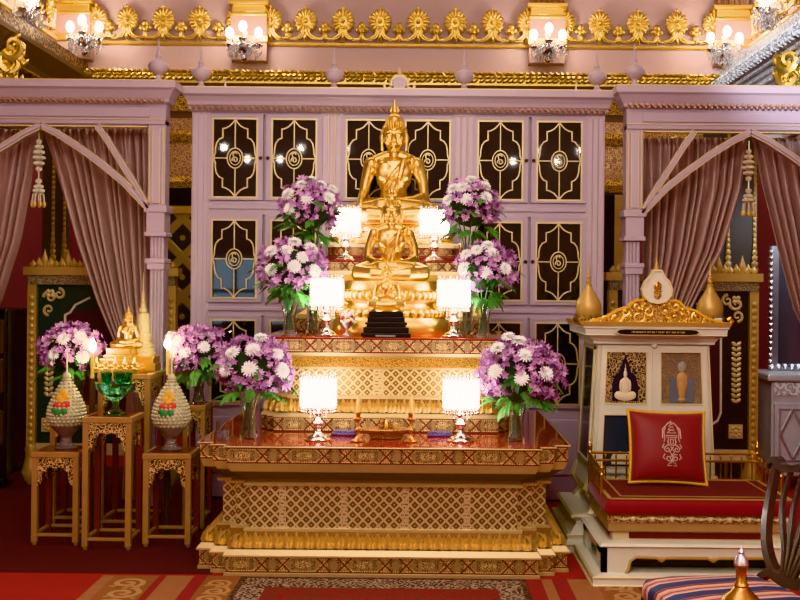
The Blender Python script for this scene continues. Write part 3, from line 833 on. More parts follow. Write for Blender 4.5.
# ---- curtains
M_curt, nt, bb = newmat('dusty_pink_satin')
bb.inputs['Base Color'].default_value = (0.40, 0.262, 0.235, 1); bb.inputs['Roughness'].default_value = 0.30; bb.inputs['Sheen Weight'].default_value = 0.25
co, _ = coords(nt); bump(nt, bb, noise(nt, co, 200), 0.1, 0.002)
def poly_at(pts, f):
    ds = [0]
    for i in range(1, len(pts)): ds.append(ds[-1] + math.hypot(pts[i][0]-pts[i-1][0], pts[i][1]-pts[i-1][1]))
    d = f*ds[-1]
    for i in range(1, len(pts)):
        if d <= ds[i] or i == len(pts)-1:
            u = (d-ds[i-1])/(ds[i]-ds[i-1]); return (pts[i-1][0]+(pts[i][0]-pts[i-1][0])*u, pts[i-1][1]+(pts[i][1]-pts[i-1][1])*u)
def curtain(le, ri, nf, lab, seed=1):
    """le, ri: matching edge polylines (x, y, at the plane YW+.2) sharing y values; skirt drops to the floor below the tie"""
    Yq = YW + .26; rnd = random.Random(seed)
    NU, NV = nf*14, 46
    ph = [rnd.uniform(-.5, .5) for _ in range(nf+2)]
    a_ = [rnd.uniform(.7, 1.2) for _ in range(nf+2)]
    t = BM(); G = []
    for j in range(NV+1):
        f = j/NV; row = []
        y = le[0][1] + f*(le[-1][1]-le[0][1])
        def atY(pts):
            for i in range(1, len(pts)):
                if y <= pts[i][1] + 1e-6:
                    u = (y-pts[i-1][1])/(pts[i][1]-pts[i-1][1]); u = min(max(u, 0), 1)
                    return pts[i-1][0] + (pts[i][0]-pts[i-1][0])*u
            return pts[-1][0]
        xl, xr = atY(le), atY(ri)
        for i in range(NU+1):
            u = i/NU; w = u*nf; c = int(min(w, nf-1)); 
            amp = .046*min(1, .3 + f*4)*(a_[c]*(1-(w-c)) + a_[c+1]*(w-c))
            d = math.sin(2*PI*(w + .18*math.sin(w*1.7+seed) + .08*f*ph[c]))
            d = d*abs(d)**-.25 if abs(d) > 1e-3 else d
            uu = u + .012*math.sin(w*2.1 + seed)*math.sin(PI*u)
            x = xl + (xr-xl)*uu
            Y = Yq + amp*d + (.012*math.sin(2*PI*w*2.03+1) * max(0, 1-f*6))
            p = P(x, y, Yq); p.y = Y
            row.append(t.verts.new(p))
        G.append(row)
    for j in range(NV):
        for i in range(NU): t.faces.new((G[j][i], G[j][i+1], G[j+1][i+1], G[j+1][i]))
    o = obj('curtain', t, M_curt, None, 'all'); tag(o, lab, 'curtain', 'dusty pink satin curtains in the pavilions')
    sm = o.modifiers.new('thick', 'SOLIDIFY'); sm.thickness = .006
    return o
YW = 7.58
curtain([(42, 129), (58, 180), (75, 240), (96, 300), (118, 350), (128, 385), (126, 430), (122, 508)], [(147, 129), (148, 180), (148, 240), (148, 300), (148, 350), (144, 385), (148, 430), (152, 508)], 11,
        'pink satin curtain swept toward the post beside the cream stupa', 1)
curtain([(-70, 129), (-70, 180), (-71, 240), (-71, 300), (-70, 350), (-66, 385), (-70, 430), (-72, 508)], [(38, 129), (30, 180), (19, 240), (0, 300), (-30, 350), (-48, 385), (-46, 430), (-42, 508)], 11,
        'pink satin curtain drawn to the left edge above the black chest', 2)
YW = 7.68
curtain([(643, 138), (643, 190), (643, 250), (643, 310), (643, 370), (646, 395), (643, 440), (640, 513)], [(748, 138), (741, 190), (722, 250), (690, 310), (664, 370), (660, 395), (664, 440), (666, 513)], 11,
        'pink satin curtain hanging directly behind the white desk pediment', 3)
curtain([(752, 138), (762, 190), (777, 250), (793, 310), (822, 370), (838, 395), (836, 440), (832, 513)], [(858, 138), (858, 190), (858, 250), (858, 310), (858, 370), (856, 395), (858, 440), (860, 513)], 11,
        'pink satin curtain drawn to the right edge over the silver sideboard', 4)
# ---- hanging flower tassels in the curtain openings
M_tas = mat('pale_flower_garland', (0.62, 0.58, 0.46), 0.6, 0, 0.2, 50)
M_tasy = mat('yellow_tassel_buds', (0.66, 0.48, 0.16), 0.6, 0, 0.2, 50)
def tassel(x, y0, lab, mid):
    Y = YW + .06; p = P(x, y0, Y)
    rt = thing('hanging_garland', lab, 'garland', p)
    t = BM(); tube(t, [(0, 0, .06), (0, 0, -.46)], .006, 6); obj('string', t, M_cream, rt, world=False)
    t = BM()
    for i, (z, r_) in enumerate(((-.02, .018), (-.06, .03), (-.10, .038), (-.14, .042), (-.18, .036), (-.22, .02), (-.31, .02), (-.35, .032), (-.38, .04))):
        lathe(t, [(r_*.4, .02), (r_, .012), (r_*1.05, -.004), (r_*.5, -.018)], (0, 0, z), 12, lobes=6, amp=.15)
    obj('flower_rings', t, mid, rt, True, world=False)
    t = BM()
    for k in range(7):
        a = 2*PI*k/7; q = Vector((.036*math.cos(a), .036*math.sin(a), -.40))
        tube(t, [q*.6 + Vector((0, 0, -.16)), q, q + Vector((.008*math.cos(a), .008*math.sin(a), -.06))], .006, 5)
    obj('tassel_strings', t, mid, rt, world=False)
    t = BM()
    for k in range(7):
        a = 2*PI*k/7; ball(t, (.044*math.cos(a), .044*math.sin(a), -.475), (.013, .013, .026), 1)
    obj('bud', t, M_tasy, rt, True, world=False)
YW = 7.58
tassel(39, 139, 'pale flower garland with yellow buds hanging in the left pavilion arch', M_tas)
YW = 7.68
tassel(749, 149, 'pale flower garland hanging in the right pavilion arch', mat('cream_flower_garland', (0.60, 0.52, 0.36), 0.6, 0, 0.2, 50))
# ================================================================ ALTAR
AX = -.222
M_ledge = mat('worn_gilt_ledge', (0.60, 0.47, 0.24), 0.36, 0.5, 0.12, 14)
GL, GD, RL = (0.95, 0.70, 0.32), (0.075, 0.022, 0.008), (0.13, 0.012, 0.008)
Ms_lat = lattice_mat('silver_gilt_flower_lattice', .058, (0.72, 0.60, 0.35), (0.19, 0.115, 0.045), .345)
Ms_lat2 = lattice_mat('bright_gilt_flower_lattice', .058, (0.85, 0.72, 0.36), (0.30, 0.17, 0.04), .60)
def ledge(name, plan, levels, m, parent):
    t = BM(); loft(t, plan, levels); return obj(name, t, m, parent)
M_lotusground = mat('dark_gilt_ground', (0.20, 0.085, 0.02), .5, .5, .2, 20)
M_lotus = mat('lotus_petal_gilt', (0.68, 0.47, 0.17), 0.36, .7, .3, 60, 120, .4)
def lotus(plan, z0, z1, o0, o1, w, parent):
    """row of upright pointed petals with a raised rib along the sloping moulding"""
    t = BM(); a, c = plan(o0), plan(o1); n = len(a); H_ = z1-z0
    for i in range(n):
        p0, p1 = Vector((*a[i], z0)), Vector((*a[(i+1) % n], z0)); q0, q1 = Vector((*c[i], z1)), Vector((*c[(i+1) % n], z1))
        L = (p1-p0).length; m = max(1, round(L/w))
        e = (p1-p0).normalized(); out = e.cross(Vector((0, 0, 1))); up = (((q0+q1)-(p0+p1))/2); up = Vector((out.x*up.dot(out), out.y*up.dot(out), H_)); nn = e.cross(up).normalized()
        for k in range(m):
            for off, hh, d in ((.5, .98, .009), (0, .86, .003)):
                if off == 0 and k == 0: continue
                b0 = p0.lerp(p1, (k+off)/m); hw = L/m*(.47 if off else .38)
                sag = [(-.92, 0), (-1, .3), (-.8, .62), (0, 1), (.8, .62), (1, .3), (.92, 0)]
                rim = [t.verts.new(b0 + e*(x*hw) + up*(y*hh) + nn*(d*.5 if 0 < i_ < 6 else d*.5)) for i_, (x, y) in enumerate(sag)]
                mid = [t.verts.new(b0 + up*(y*hh) + nn*(d + dd)) for y, dd in ((0, .010), (.35, .024), (.68, .014))]
                tip = rim[3]
                for f in ((rim[0], mid[0], mid[1], rim[1]), (rim[1], mid[1], mid[2], rim[2]), (rim[2], mid[2], tip), (mid[0], rim[6], rim[5], mid[1]), (mid[1], rim[5], rim[4], mid[2]), (mid[2], rim[4], tip)): t.faces.new(f)
    return obj('lotus_petals', t, M_lotus, parent)
# ---- lower table
alt = thing('altar_table', 'large gilt red-topped lower altar table standing on the carpet', 'altar table', (AX, 6.7, 0))
cyA, hyA = 6.735, .965
plan = lambda o: redent(AX, cyA, 1.042, hyA, .088, .075, o)
Z0 = 0
pb = xband_mat('plinth_cartouche_band', .022, .108, GL, GD, RL)          # object coords share the world heights (root at floor)
tb = xband_mat('top_cartouche_band', .622, .706, GL, GD, RL)
ledge('base_ledge', plan, [(0, -.004), (.018, -.004), (.022, .006)], M_ledge, alt)
ledge('plinth_band', plan, [(.02, .004), (.11, .004)], pb, alt)
ledge('plinth_ledge', plan, [(.108, -.01), (.118, -.01), (.146, .012), (.150, .02)], M_ledge, alt)
ledge('lotus_moulding', plan, [(.146, .018), (.165, .028), (.19, .05), (.215, .076), (.229, .09)], M_lotusground, alt)
lotus(plan, .147, .228, .016, .088, .056, alt)
ledge('waist_ledge', plan, [(.228, .088), (.242, .088), (.246, .11)], M_ledge, alt)
ledge('lattice_panel', plan, [(.243, .115), (.484, .115)], Ms_lat, alt)
ledge('upper_ledge', plan, [(.482, .112), (.482, .088), (.497, .085), (.501, .10)], M_ledge, alt)
ledge('cove', plan, [(.50, .10), (.52, .095), (.55, .06), (.572, .03)], M_brown, alt)
ledge('cornice_ledge', plan, [(.570, .03), (.575, .022), (.618, .006), (.624, .004)], M_ledge, alt)
ledge('cornice_band', plan, [(.621, .004), (.708, .004)], tb, alt)
ledge('tabletop', plan, [(.706, .004), (.708, -.006), (.714, -.006), (.716, .0)], M_redtop, alt)
t = BM()
strip_pts = plan(-.007)
for i in range(len(strip_pts)):
    a, c = strip_pts[i], strip_pts[(i+1) % len(strip_pts)]
    tube(t, [(a[0], a[1], .711), (c[0], c[1], .711)], .005, 6)
obj('gilt_edge', t, M_ledge, alt)
# ---- second table
ZA = .716
al2 = thing('upper_altar_table', 'narrower gilt altar table standing on the red top behind the two candlesticks', 'altar table', (AX-.005, 7.0, ZA))
plan2 = lambda o: redent(AX-.005, 7.0, .772, .64, .045, .06, o)
def l2(name, lv, m): ledge(name, plan2, [(ZA+z, o) for z, o in lv], m, al2)
l2('base_band', [(0, 0), (.088, 0)], xband_mat('second_base_cartouche_band', .004, .086, GL, GD, RL, .30))
l2('base_ledge', [(.086, -.006), (.095, -.006), (.112, .01), (.115, .016)], M_ledge)
l2('lotus_moulding', [(.114, .018), (.14, .035), (.17, .062), (.196, .075)], M_lotusground)
lotus(plan2, ZA+.115, ZA+.196, .016, .072, .053, al2)
l2('waist_ledge', [(.195, .072), (.212, .072), (.216, .09)], M_ledge)
l2('lattice_panel', [(.214, .095), (.378, .095)], Ms_lat2)
l2('upper_ledge', [(.376, .08), (.386, .078), (.39, .09)], M_ledge)
l2('upper_lotus', [(.388, .085), (.41, .075), (.44, .05), (.452, .035)], filigree('upper_lotus_carving', (0.9, 0.62, 0.18), (0.45, 0.24, 0.06), 42, .8))
l2('cornice_ledge', [(.450, .03), (.462, .012), (.482, .006)], M_ledge)
l2('cornice_band', [(.480, .003), (.568, .003)], xband_mat('second_top_cartouche_band', .482, .566, GL, GD, RL, .30))
l2('tabletop', [(.566, .0), (.567, -.006), (.573, -.006), (.575, 0)], M_redtop)
# ---- third table
ZB = ZA + .575
al3 = thing('high_altar_table', 'small gilt altar table behind the meditating Buddha, carrying the two upper lamps', 'altar table', (AX, 7.42, ZB))
plan3 = lambda o: redent(AX, 7.42, .66, .38, .04, .05, o)
def l3(name, lv, m): ledge(name, plan3, [(ZB+z, o) for z, o in lv], m, al3)
l3('base_band', [(0, 0), (.088, 0)], xband_mat('third_base_cartouche_band', .004, .086, GL, GD, RL, .26))
l3('base_ledge', [(.087, -.005), (.10, -.004), (.118, .012)], M_ledge)
l3('lotus_moulding', [(.116, .015), (.14, .05), (.19, .12)], M_gold)
l3('waist', [(.188, .15), (.32, .15)], Ms_lat2)
l3('cove', [(.318, .15), (.35, .135), (.385, .125)], M_gold)
l3('cornice_ledge', [(.384, .125), (.388, .112), (.415, .11)], M_ledge)
l3('cornice_band', [(.414, .115), (.478, .115)], xband_mat('third_top_cartouche_band', .416, .477, GL, GD, RL, .22))
l3('tabletop', [(.476, .115), (.478, .108), (.485, .11)], M_redtop)
ZC3 = ZB + .485
# low stand under the great Buddha
std = thing('statue_stand', 'low stepped stand with red and gold bands directly under the tall Buddha throne', 'stand', (AX, 7.52, ZC3))
plan4 = lambda o: redent(AX, 7.56, .50, .20, .03, .04, o)
ledge('stand_band', plan4, [(ZC3, 0), (ZC3+.03, 0), (ZC3+.04, .03), (ZC3+.10, .03)], xband_mat('stand_cartouche_band', .04, .10, (0.6, 0.36, 0.15), GD, RL, .2), std)
ledge('stand_top', plan4, [(ZC3+.099, .02), (ZC3+.125, .01), (ZC3+.13, .02)], M_cream, std)

# ================================================================ BUDDHA FIGURES
def warp(c, xb, xh):
    """lengthen the trunk and slim the arms of the base figure"""
    z = c.z; u = min(1, max(0, (z-.09)/.09)); h = min(1, max(0, (z-.385)/.03))
    xs = .95 + (xb-.95)*u; xs = xs + (xh-xs)*h
    return Vector((c.x*xs, c.y, z*1.36 if z < .33 else z + .1188))
def buddha_body(earth_touching, vox=.0048, xb=.88, xh=1.0):
    """seated figure facing -y, seat at z=0, crown at about .67; viewer's left = -x"""
    t = BM()
    for s in (-1, 1):                                          # folded legs
        chain(t, [(s*.10, .03, .075), (s*.22, -.04, .07), (s*.325, -.10, .058)], [.085, .075, .056])
        chain(t, [(s*.325, -.10, .058), (s*.18, -.19, .05), (s*.0, -.215, .045)], [.055, .05, .04])
    chain(t, [(.20, -.15, .085), (.05, -.19, .10), (-.10, -.18, .105), (-.17, -.15, .10)], [.05, .042, .034, .03])
    chain(t, [(-.15, -.17, .10), (-.23, -.15, .10)], [.026, .018])
    ball(t, (0, -.06, .06), (.24, .14, .058), 3)
    ball(t, (0, .04, .08), (.145, .115, .09), 3)
    chain(t, [(0, .04, .10), (0, .03, .17), (0, .03, .22)], [.095, .085, .088], .3)
    ball(t, (0, .03, .175), (.108, .082, .10), 3)
    ball(t, (0, .03, .265), (.148, .094, .095), 3)
    ball(t, (0, .03, .325), (.175, .082, .062), 3)
    for s in (-1, 1):
        ball(t, (s*.070, -.028, .285), (.078, .036, .062), 3)
        ball(t, (s*.185, .03, .325), (.062, .06, .058), 3)
        chain(t, [(s*.05, .035, .385), (s*.15, .035, .352)], [.045, .045])
    chain(t, [(0, .035, .36), (0, .028, .40), (0, .02, .45)], [.062, .05, .05], .3)
    # head
    ball(t, (0, .02, .535), (.081, .092, .10), 3)
    ball(t, (0, -.006, .475), (.062, .066, .056), 3)
    ball(t, (0, -.046, .437), (.026, .022, .02), 2)
    chain(t, [(0, -.068, .543), (0, -.082, .515), (0, -.093, .494)], [.009, .010, .0145], .4)
    for s in (-1, 1):
        ball(t, (s*.013, -.08, .489), .010, 2)
        chain(t, [(s*.010, -.074, .546), (s*.033, -.072, .557), (s*.058, -.052, .548)], [.007, .0075, .006], .4)
        ball(t, (s*.033, -.064, .527), (.020, .012, .0095), 2)
        ball(t, (s*.045, -.045, .487), (.028, .026, .030), 2)
        chain(t, [(s*.082, .012, .555), (s*.092, .016, .52), (s*.089, .012, .47), (s*.086, .008, .435)], [.014, .017, .012, .015], .4)
        ball(t, (s*.014, -.071, .464), (.017, .012, .008), 2)
    ball(t, (0, -.073, .456), (.020, .012, .009), 2)
    # robe edge over one shoulder and its hanging strip
    chain(t, [(.135, .002, .383), (.075, -.050, .332), (-.02, -.055, .26), (-.072, -.040, .205)], [.015, .013, .013, .010], .35)
    for k in range(14):
        u = k/13; ball(t, (.085 - .075*u, -.052 - .028*math.sin(PI*min(1, u*1.25)) + .02*u*0, .35 - .21*u), (.022, .010, .016), 2)
    # arms
    def arm(s, pts, rs, hand, hdir, fdir, down):
        chain(t, pts, rs)
        h = Vector(hand); d = Vector(fdir).normalized(); w = Vector(hdir).normalized()
        for k in range(4): ball(t, h + d*.012*k, (.026, .026, .016) if not down else (.026, .016, .026), 2)
        for f in range(4):
            o_ = (f-1.5)*.0135
            L = (.062, .072, .070, .055)[f]
            a = h + d*.035 + w*o_
            chain(t, [a, a + d*L*.55 + Vector((0, 0, -.002)), a + d*L + Vector((0, .004, -.008 if not down else 0))], [.0085, .008, .006], .45)
        a = h + w*.024
        chain(t, [a, a + w*.012 + d*.02 + Vector((0, -.006, .006)), a + w*.010 + d*.045 + Vector((0, -.01, .006))], [.010, .009, .007], .45)
    if earth_touching:
        arm(-1, [(-.195, .03, .32), (-.225, .02, .24), (-.245, -.005, .165), (-.245, -.08, .125), (-.243, -.145, .105)], [.056, .047, .040, .035, .026],
            (-.243, -.165, .095), (1, 0, 0), (.0, -.25, -1), True)
    else:
        arm(-1, [(-.195, .03, .32), (-.235, .03, .24), (-.250, .02, .15), (-.16, -.09, .125), (-.075, -.135, .125)], [.056, .046, .040, .034, .026],
            (-.055, -.14, .128), (0, -1, 0), (1, -.15, -.05), False)
    arm(1, [(.195, .03, .32), (.235, .03, .24), (.250, .02, .15), (.16, -.09, .125), (.06, -.145, .118)], [.056, .046, .040, .034, .026],
        (.04, -.155, .115), (0, -1, 0), (-1, -.1, -.03), False)
    me = bake(t, vox, 5)
    for v in me.vertices: v.co = warp(v.co, xb, xh)
    return me
def hair_mesh():
    t = BM()
    C = Vector((0, .03, .555)); rx, ry, rz = .088, .094, .095
    ball(t, C, (rx*.97, ry*.97, rz*.97), 3)
    # cut away the face side
    for v in list(t.verts):
        q = v.co - C
        if q.y < 0 and q.z < .028 - q.y*.25 and abs(q.x) < .083: v.co.y = max(v.co.y, C.y - .015); 
    n = 11
    for i in range(n):
        th = PI/2*(i+.3)/n
        m = max(1, int(30*math.sin(th)))
        for k in range(m):
            a = 2*PI*(k + .5*(i % 2))/m
            p = C + Vector((rx*math.sin(th)*math.cos(a), ry*math.sin(th)*math.sin(a), rz*math.cos(th)))
            q = p - C
            if q.y < 0 and q.z < .026 - .012*math.cos(q.x*30): continue
            ball(t, p, .0085, 1)
    for i in range(4):                                            # side locks down to the ears
        for s in (-1, 1): ball(t, (s*.082, .02 + .01*i, .56 - i*.012), .0085, 1)
    lathe(t, [(.058, .0), (.06, .02), (.052, .045), (.036, .058), (.02, .064)], (0, .03, .625), 16)
    for i in range(4):
        m = 16 - i*3
        for k in range(m):
            a = 2*PI*(k+.5*(i % 2))/m; r_ = (.06, .056, .044, .028)[i]
            ball(t, (r_*math.cos(a), .03 + r_*math.sin(a), .632 + i*.017), .008, 1)
    for v in t.verts: v.co.z += .1188
    bmesh.ops.recalc_face_normals(t, faces=t.faces)
    me = bpy.data.meshes.new('hair'); t.to_mesh(me); t.free()
    for p in me.polygons: p.use_smooth = True
    return me
def flame_mesh():
    t = BM()
    lathe(t, [(.012, 0), (.022, .012), (.024, .03), (.017, .06), (.008, .09), (.003, .112)], (0, .03, .685), 12, .7, lobes=4, amp=.1)
    for s in (-1, 1):
        tube(t, [(s*.012, .03, .69), (s*.030, .03, .71), (s*.022, .03, .735), (s*.014, .03, .755)], [.008, .008, .006, .002], 6)
    for v in t.verts: v.co.z += .1188
    bmesh.ops.recalc_face_normals(t, faces=t.faces)
    me = bpy.data.meshes.new('flame'); t.to_mesh(me); t.free()
    for p in me.polygons: p.use_smooth = True
    return me
me_touch, me_med, me_hair, me_flame = buddha_body(True), buddha_body(False), hair_mesh(), flame_mesh()
for m_ in (me_touch, me_med, me_hair, me_flame): m_.materials.clear(); m_.materials.append(M_statue)
def buddha(me, lab, loc, sc, name='buddha_statue', robe=None):
    rt = thing(name, lab, 'statue', loc); rt.scale = (sc,)*3
    b_ = obj('figure', me, None, rt); obj('curled_hair', me_hair, None, rt); obj('flame_finial', me_flame, None, rt)
    return rt
def throne(X, Y, Z, prof, sy, lab, lobes=0, m=None, bands=None, name='lotus_throne'):
    """round-cornered tiered pedestal"""
    rt = thing(name, lab, 'pedestal', (X, Y, Z))
    def sup(r, z, n=44, e=2.6):
        o_ = []
        for k in range(n):
            a = 2*PI*k/n; c, s_ = math.cos(a), math.sin(a)
            o_.append(Vector((X + r*math.copysign(abs(c)**(2/e), c), Y + r*sy*math.copysign(abs(s_)**(2/e), s_), Z+z)))
        return o_
    for nm, pr in prof:
        t = BM(); rings(t, [sup(r, z) for r, z in pr])
        if nm.startswith('lotus'):
            r0 = max(r for r, z in pr); zc_ = sum(z for r, z in pr)/len(pr); hh = abs(pr[-1][1]-pr[0][1])
            for q in sup(r0*.985, zc_, 40): ball(t, q, (hh*.38, hh*.22, hh*.5), 2)
        obj(nm, t, m or M_statue, rt, True)
    return rt
# great Buddha
kz = lambda y, Y: (y-CY)*-Y/F + H
YG = 7.53; XG = PX(393.5, 210, YG); ZG = ZC3 + .13
zs = kz(226, YG) - ZG
throne(XG, YG, ZG, [('foot_ring', [(.435, 0), (.44, .02), (.42, .03)]), ('lotus_lower', [(.41, .03), (.42, .05), (.39, .07)]), ('waist', [(.36, .07), (.34, .075), (.34, zs-.065), (.36, zs-.06)]),
        ('lotus_upper', [(.37, zs-.06), (.40, zs-.045), (.385, zs-.02)]), ('seat_cushion', [(.36, zs-.02), (.375, zs-.015), (.37, zs-.005), (.35, zs)])], .42, 'gold tiered throne under the tall Buddha between the two upper lamps')
buddha(me_touch, 'tall gold Buddha at the top, right hand on knee, highest of the statues', (XG, YG-.0, ZG+zs-.005), 1.0)
# middle Buddha
YM = 6.80; XM = PX(391, 280, YM); ZM = ZB
zm = kz(281.5, YM) - ZM
throne(XM, YM-.0, ZM, [('foot_ring', [(.36, 0), (.372, .02), (.372, .085), (.35, .11)]), ('lotus_lower', [(.33, .11), (.35, .13), (.34, .155), (.31, .17)]), ('waist', [(.29, .17), (.275, .185), (.275, .20), (.30, .215)]),
        ('lotus_upper', [(.30, .215), (.325, .24), (.32, .27), (.30, .285)]), ('seat_cloth', [(.295, .285), (.30, .30), (.29, zm)])], .62, 'gold lotus throne under the hands-in-lap Buddha, behind the black pedestal')
buddha(me_med, 'gold Buddha with both hands in lap, seated in front of the tall Buddha', (XM, YM, ZM+zm-.004), .70)
# small Buddha on the black stepped pedestal
YS = 6.46; XS = PX(386.5, 320, YS)
rt = thing('black_pedestal', 'black stepped pedestal at the front edge of the upper altar table', 'pedestal', (XS, YS, ZB))
k = F/YS
zt_ = kz(311.5, YS) - ZB
t = BM()
for i, (w_, z0, z1) in enumerate(((24.5, 0, .028), (22.5, .028, .062), (19.5, .062, .075), (21, .075, .092), (18.5, .092, .125), (17, .125, zt_))):
    bbox(t, -w_/k, w_/k, -w_/k*.62, w_/k*.62, z0, z1, .004)
obj('pedestal_body', t, M_black, rt, world=False)
t = BM(); box(t, -.06, .06, -.1535, -.150, .008, .018); obj('name_strip', t, mat('dull_steel_strip', (.2, .2, .2), .5), rt, world=False)
buddha(me_med, 'smallest gold Buddha, seated on the black stepped pedestal', (XS, YS, ZB+zt_+.018), .33)
t = BM(); lathe(t, [(.115, 0), (.12, .008), (.105, .014), (.11, .019)], (0, 0, 0), 24, .62); o = obj('gilt_base_plate', t, M_statue, None, True); o.location = (XS, YS, ZB+zt_); tag(o, 'thin gold plate between the smallest Buddha and the black pedestal', 'plate')

# ================================================================ TABLE LAMPS
def lamp():
    rt = thing('table_lamp', 'x', 'lamp')
    t = BM(); lathe(t, [(.075, 0), (.078, .008), (.06, .016), (.058, .024), (.03, .034), (.016, .05), (.014, .065), (.03, .085), (.034, .10), (.02, .115), (.012, .13), (.022, .15), (.012, .165), (.01, .19)], (0, 0, 0), 20); obj('base', t, M_steel, rt, True, world=False)
    t = BM(); lathe(t, [(.084, .19), (.088, .195), (.088, .345), (.084, .35)], (0, 0, 0), 28); obj('shade', t, M_lampglow, rt, True, world=False)
    t = BM()
    for z in (.188, .352): 
        pts = [(.097*math.cos(2*PI*i/28), .097*math.sin(2*PI*i/28), z) for i in range(29)]; tube(t, pts, .0035, 5)
    for i in range(6): tube(t, [(.097*math.cos(i*PI/3), .097*math.sin(i*PI/3), .352), (0, 0, .36)], .0025, 4)
    for i in range(3): tube(t, [(.097*math.cos(i*2.094), .097*math.sin(i*2.094), .188), (0, 0, .185)], .003, 4)
    obj('wire_frame', t, M_steel, rt, world=False)
    t = BM()
    for i in range(28):
        a = 2*PI*i/28; x, y = .1*math.cos(a), .1*math.sin(a)
        for z in (.362, .178, .163): ball(t, (x, y, z), (.007, .007, .010), 1)
        if i % 2 == 0: ball(t, (x*.98, y*.98, .376), (.005, .005, .009), 1)
    obj('bead_fringe', t, M_steel, rt, True, world=False)
    t = BM()
    for i in range(32):
        a = 2*PI*i/32; x, y = .0975*math.cos(a), .0975*math.sin(a)
        for k in range(9): ball(t, (x, y, .198+k*.0182), (.0075, .0075, .0092), 1)
    obj('crystal_strands', t, M_glowcrystal, rt, True, world=False)
    t = BM()
    for i in range(9):
        a = 2*PI*i/9; ball(t, (.045*math.cos(a), .045*math.sin(a), .145), (.006, .006, .022), 1)
    obj('crystal_drops', t, M_crystal, rt, world=False)
    return rt
L0 = lamp()
for i, (x, y, z, Y, sc, lab) in enumerate(((318, 441, .716, 6.02, 1.02, 'lit crystal lamp on the red tabletop beside the clear vase with white chrysanthemums at left'),
        (460.5, 441, .716, 6.02, 1.02, 'lit crystal lamp on the red tabletop at right, next to the largest bouquet'),
        (326.5, 335, ZB, 6.50, 1.0, 'lit crystal lamp on the upper altar table beside the small red and white posy'),
        (453.5, 336, ZB, 6.50, 1.0, 'lit crystal lamp on the upper altar table near the right-hand vase end'),
        (345.5, 260, ZC3, 7.235, 1.0, 'lit crystal lamp on the high altar table at the tall Buddha earth-touching hand'),
        (434, 261, ZC3, 7.235, 1.0, 'lit crystal lamp on the high altar table at the tall Buddha lap-hand elbow'))):
    o = L0 if i == 0 else dup(L0, (0, 0, 0))
    o.location = (PX(x, y, Y), Y, z+.001); o.scale = (sc,)*3; o['label'] = lab; o['group'] = 'lit crystal table lamps on the altar'
# ---- candlesticks and chased tray
def candlestick():
    rt = thing('candlestick', 'x', 'candlestick')
    t = BM(); lathe(t, [(.04, 0), (.042, .006), (.022, .016), (.010, .03), (.008, .06), (.015, .07), (.008, .08), (.008, .115), (.018, .125), (.032, .132), (.030, .137), (.012, .14), (.013, .152), (.018, .165), (.016, .17), (.006, .17)], (0, 0, 0), 18); obj('stand', t, M_copper_plain, rt, True, world=False)
    t = BM(); lathe(t, [(.0095, .165), (.0085, .255), (.003, .262)], (0, 0, 0), 12); c = obj('candle', t, M_wax, rt, True, world=False)
    t = BM(); tube(t, [(0, 0, .26), (.001, 0, .272)], .0012, 5); obj('wick', t, M_black, c, world=False)
    return rt
M_copper_plain = mat('dark_brass', (0.45, 0.22, 0.07), 0.28, 1, 0.15, 20)
C0 = candlestick()
for i, (x, lab) in enumerate(((358, 'brass candlestick with yellow candle at the left end of the chased tray'), (410.5, 'brass candlestick with yellow candle at the right end of the chased tray'))):
    o = C0 if i == 0 else dup(C0, (0, 0, 0))
    o.location = (PX(x, 443, 5.98), 5.98, .717); o['label'] = lab; o['group'] = 'pair of candlesticks'
Xt = PX(386, 440, 6.1)
rt = thing('chased_tray', 'chased copper footed tray between the two candlesticks', 'tray', (Xt, 6.12, .717))
t = BM(); lathe(t, [(.085, 0), (.095, .004), (.10, .02), (.115, .03), (.15, .05), (.155, .054), (.15, .058), (.10, .045), (0, .04)], (0, 0, 0), 36, .62, lobes=18, amp=.012); obj('dish', t, M_copper, rt, True, world=False)
t = BM()
for i in range(5):
    a = PI*i/4; ball(t, (.03*math.cos(a), -.01, .075 + .03*math.sin(a)), (.02, .012, .018), 1)
prism_xz(t, [(-.05, .05), (.05, .05), (.035, .085), (.018, .10), (0, .125), (-.018, .10), (-.035, .085)], -.01, .01); obj('crest_plate', t, M_copper, rt, world=False)
t = BM(); lathe(t, [(.004, .06), (.012, .075), (.008, .09), (.002, .11)], (0, -.02, 0), 10); obj('gilt_bud', t, M_gold, rt, True, world=False)
# clear tumbler and purple cloth on the table
def tumbler(name, lab, x, y, Y, h, r):
    rt = thing(name, lab, 'glass', (PX(x, y, Y), Y, .717))
    t = BM(); lathe(t, [(r*.85, 0), (r, h), (r*.93, h), (r*.8, .008), (0, .008)], (0, 0, 0), 24); obj('glass_wall', t, M_glass, rt, True, world=False)
    t = BM(); lathe(t, [(r*.78, .01), (r*.88, h*.5), (0, h*.5)], (0, 0, 0), 24); obj('water', t, mat('water_tint', (.75, .82, .95), .05, 0, 0, trans=.9, ior=1.33), rt, True, world=False)
tumbler('water_glass', 'short clear glass of water at the left end of the red tabletop', 223, 441, 6.03, .10, .042)
for x, lab in ((344, 'folded blue and purple cloth lying on the red tabletop left of the tray'), (440, 'folded dark purple cloth lying on the red tabletop right of the tray')):
    t = BM(); bbox(t, -.075, .075, -.03, .03, 0, .02, .008); bbox(t, -.06, .07, -.025, .025, .018, .03, .006); o = obj('folded_cloth', t, filigree('blue_purple_brocade', (0.13, 0.11, 0.30), (0.09, 0.03, 0.09), 60, 0), None, True)
    o.location = (PX(x, 436, 6.2), 6.22, .717); tag(o, lab, 'cloth')
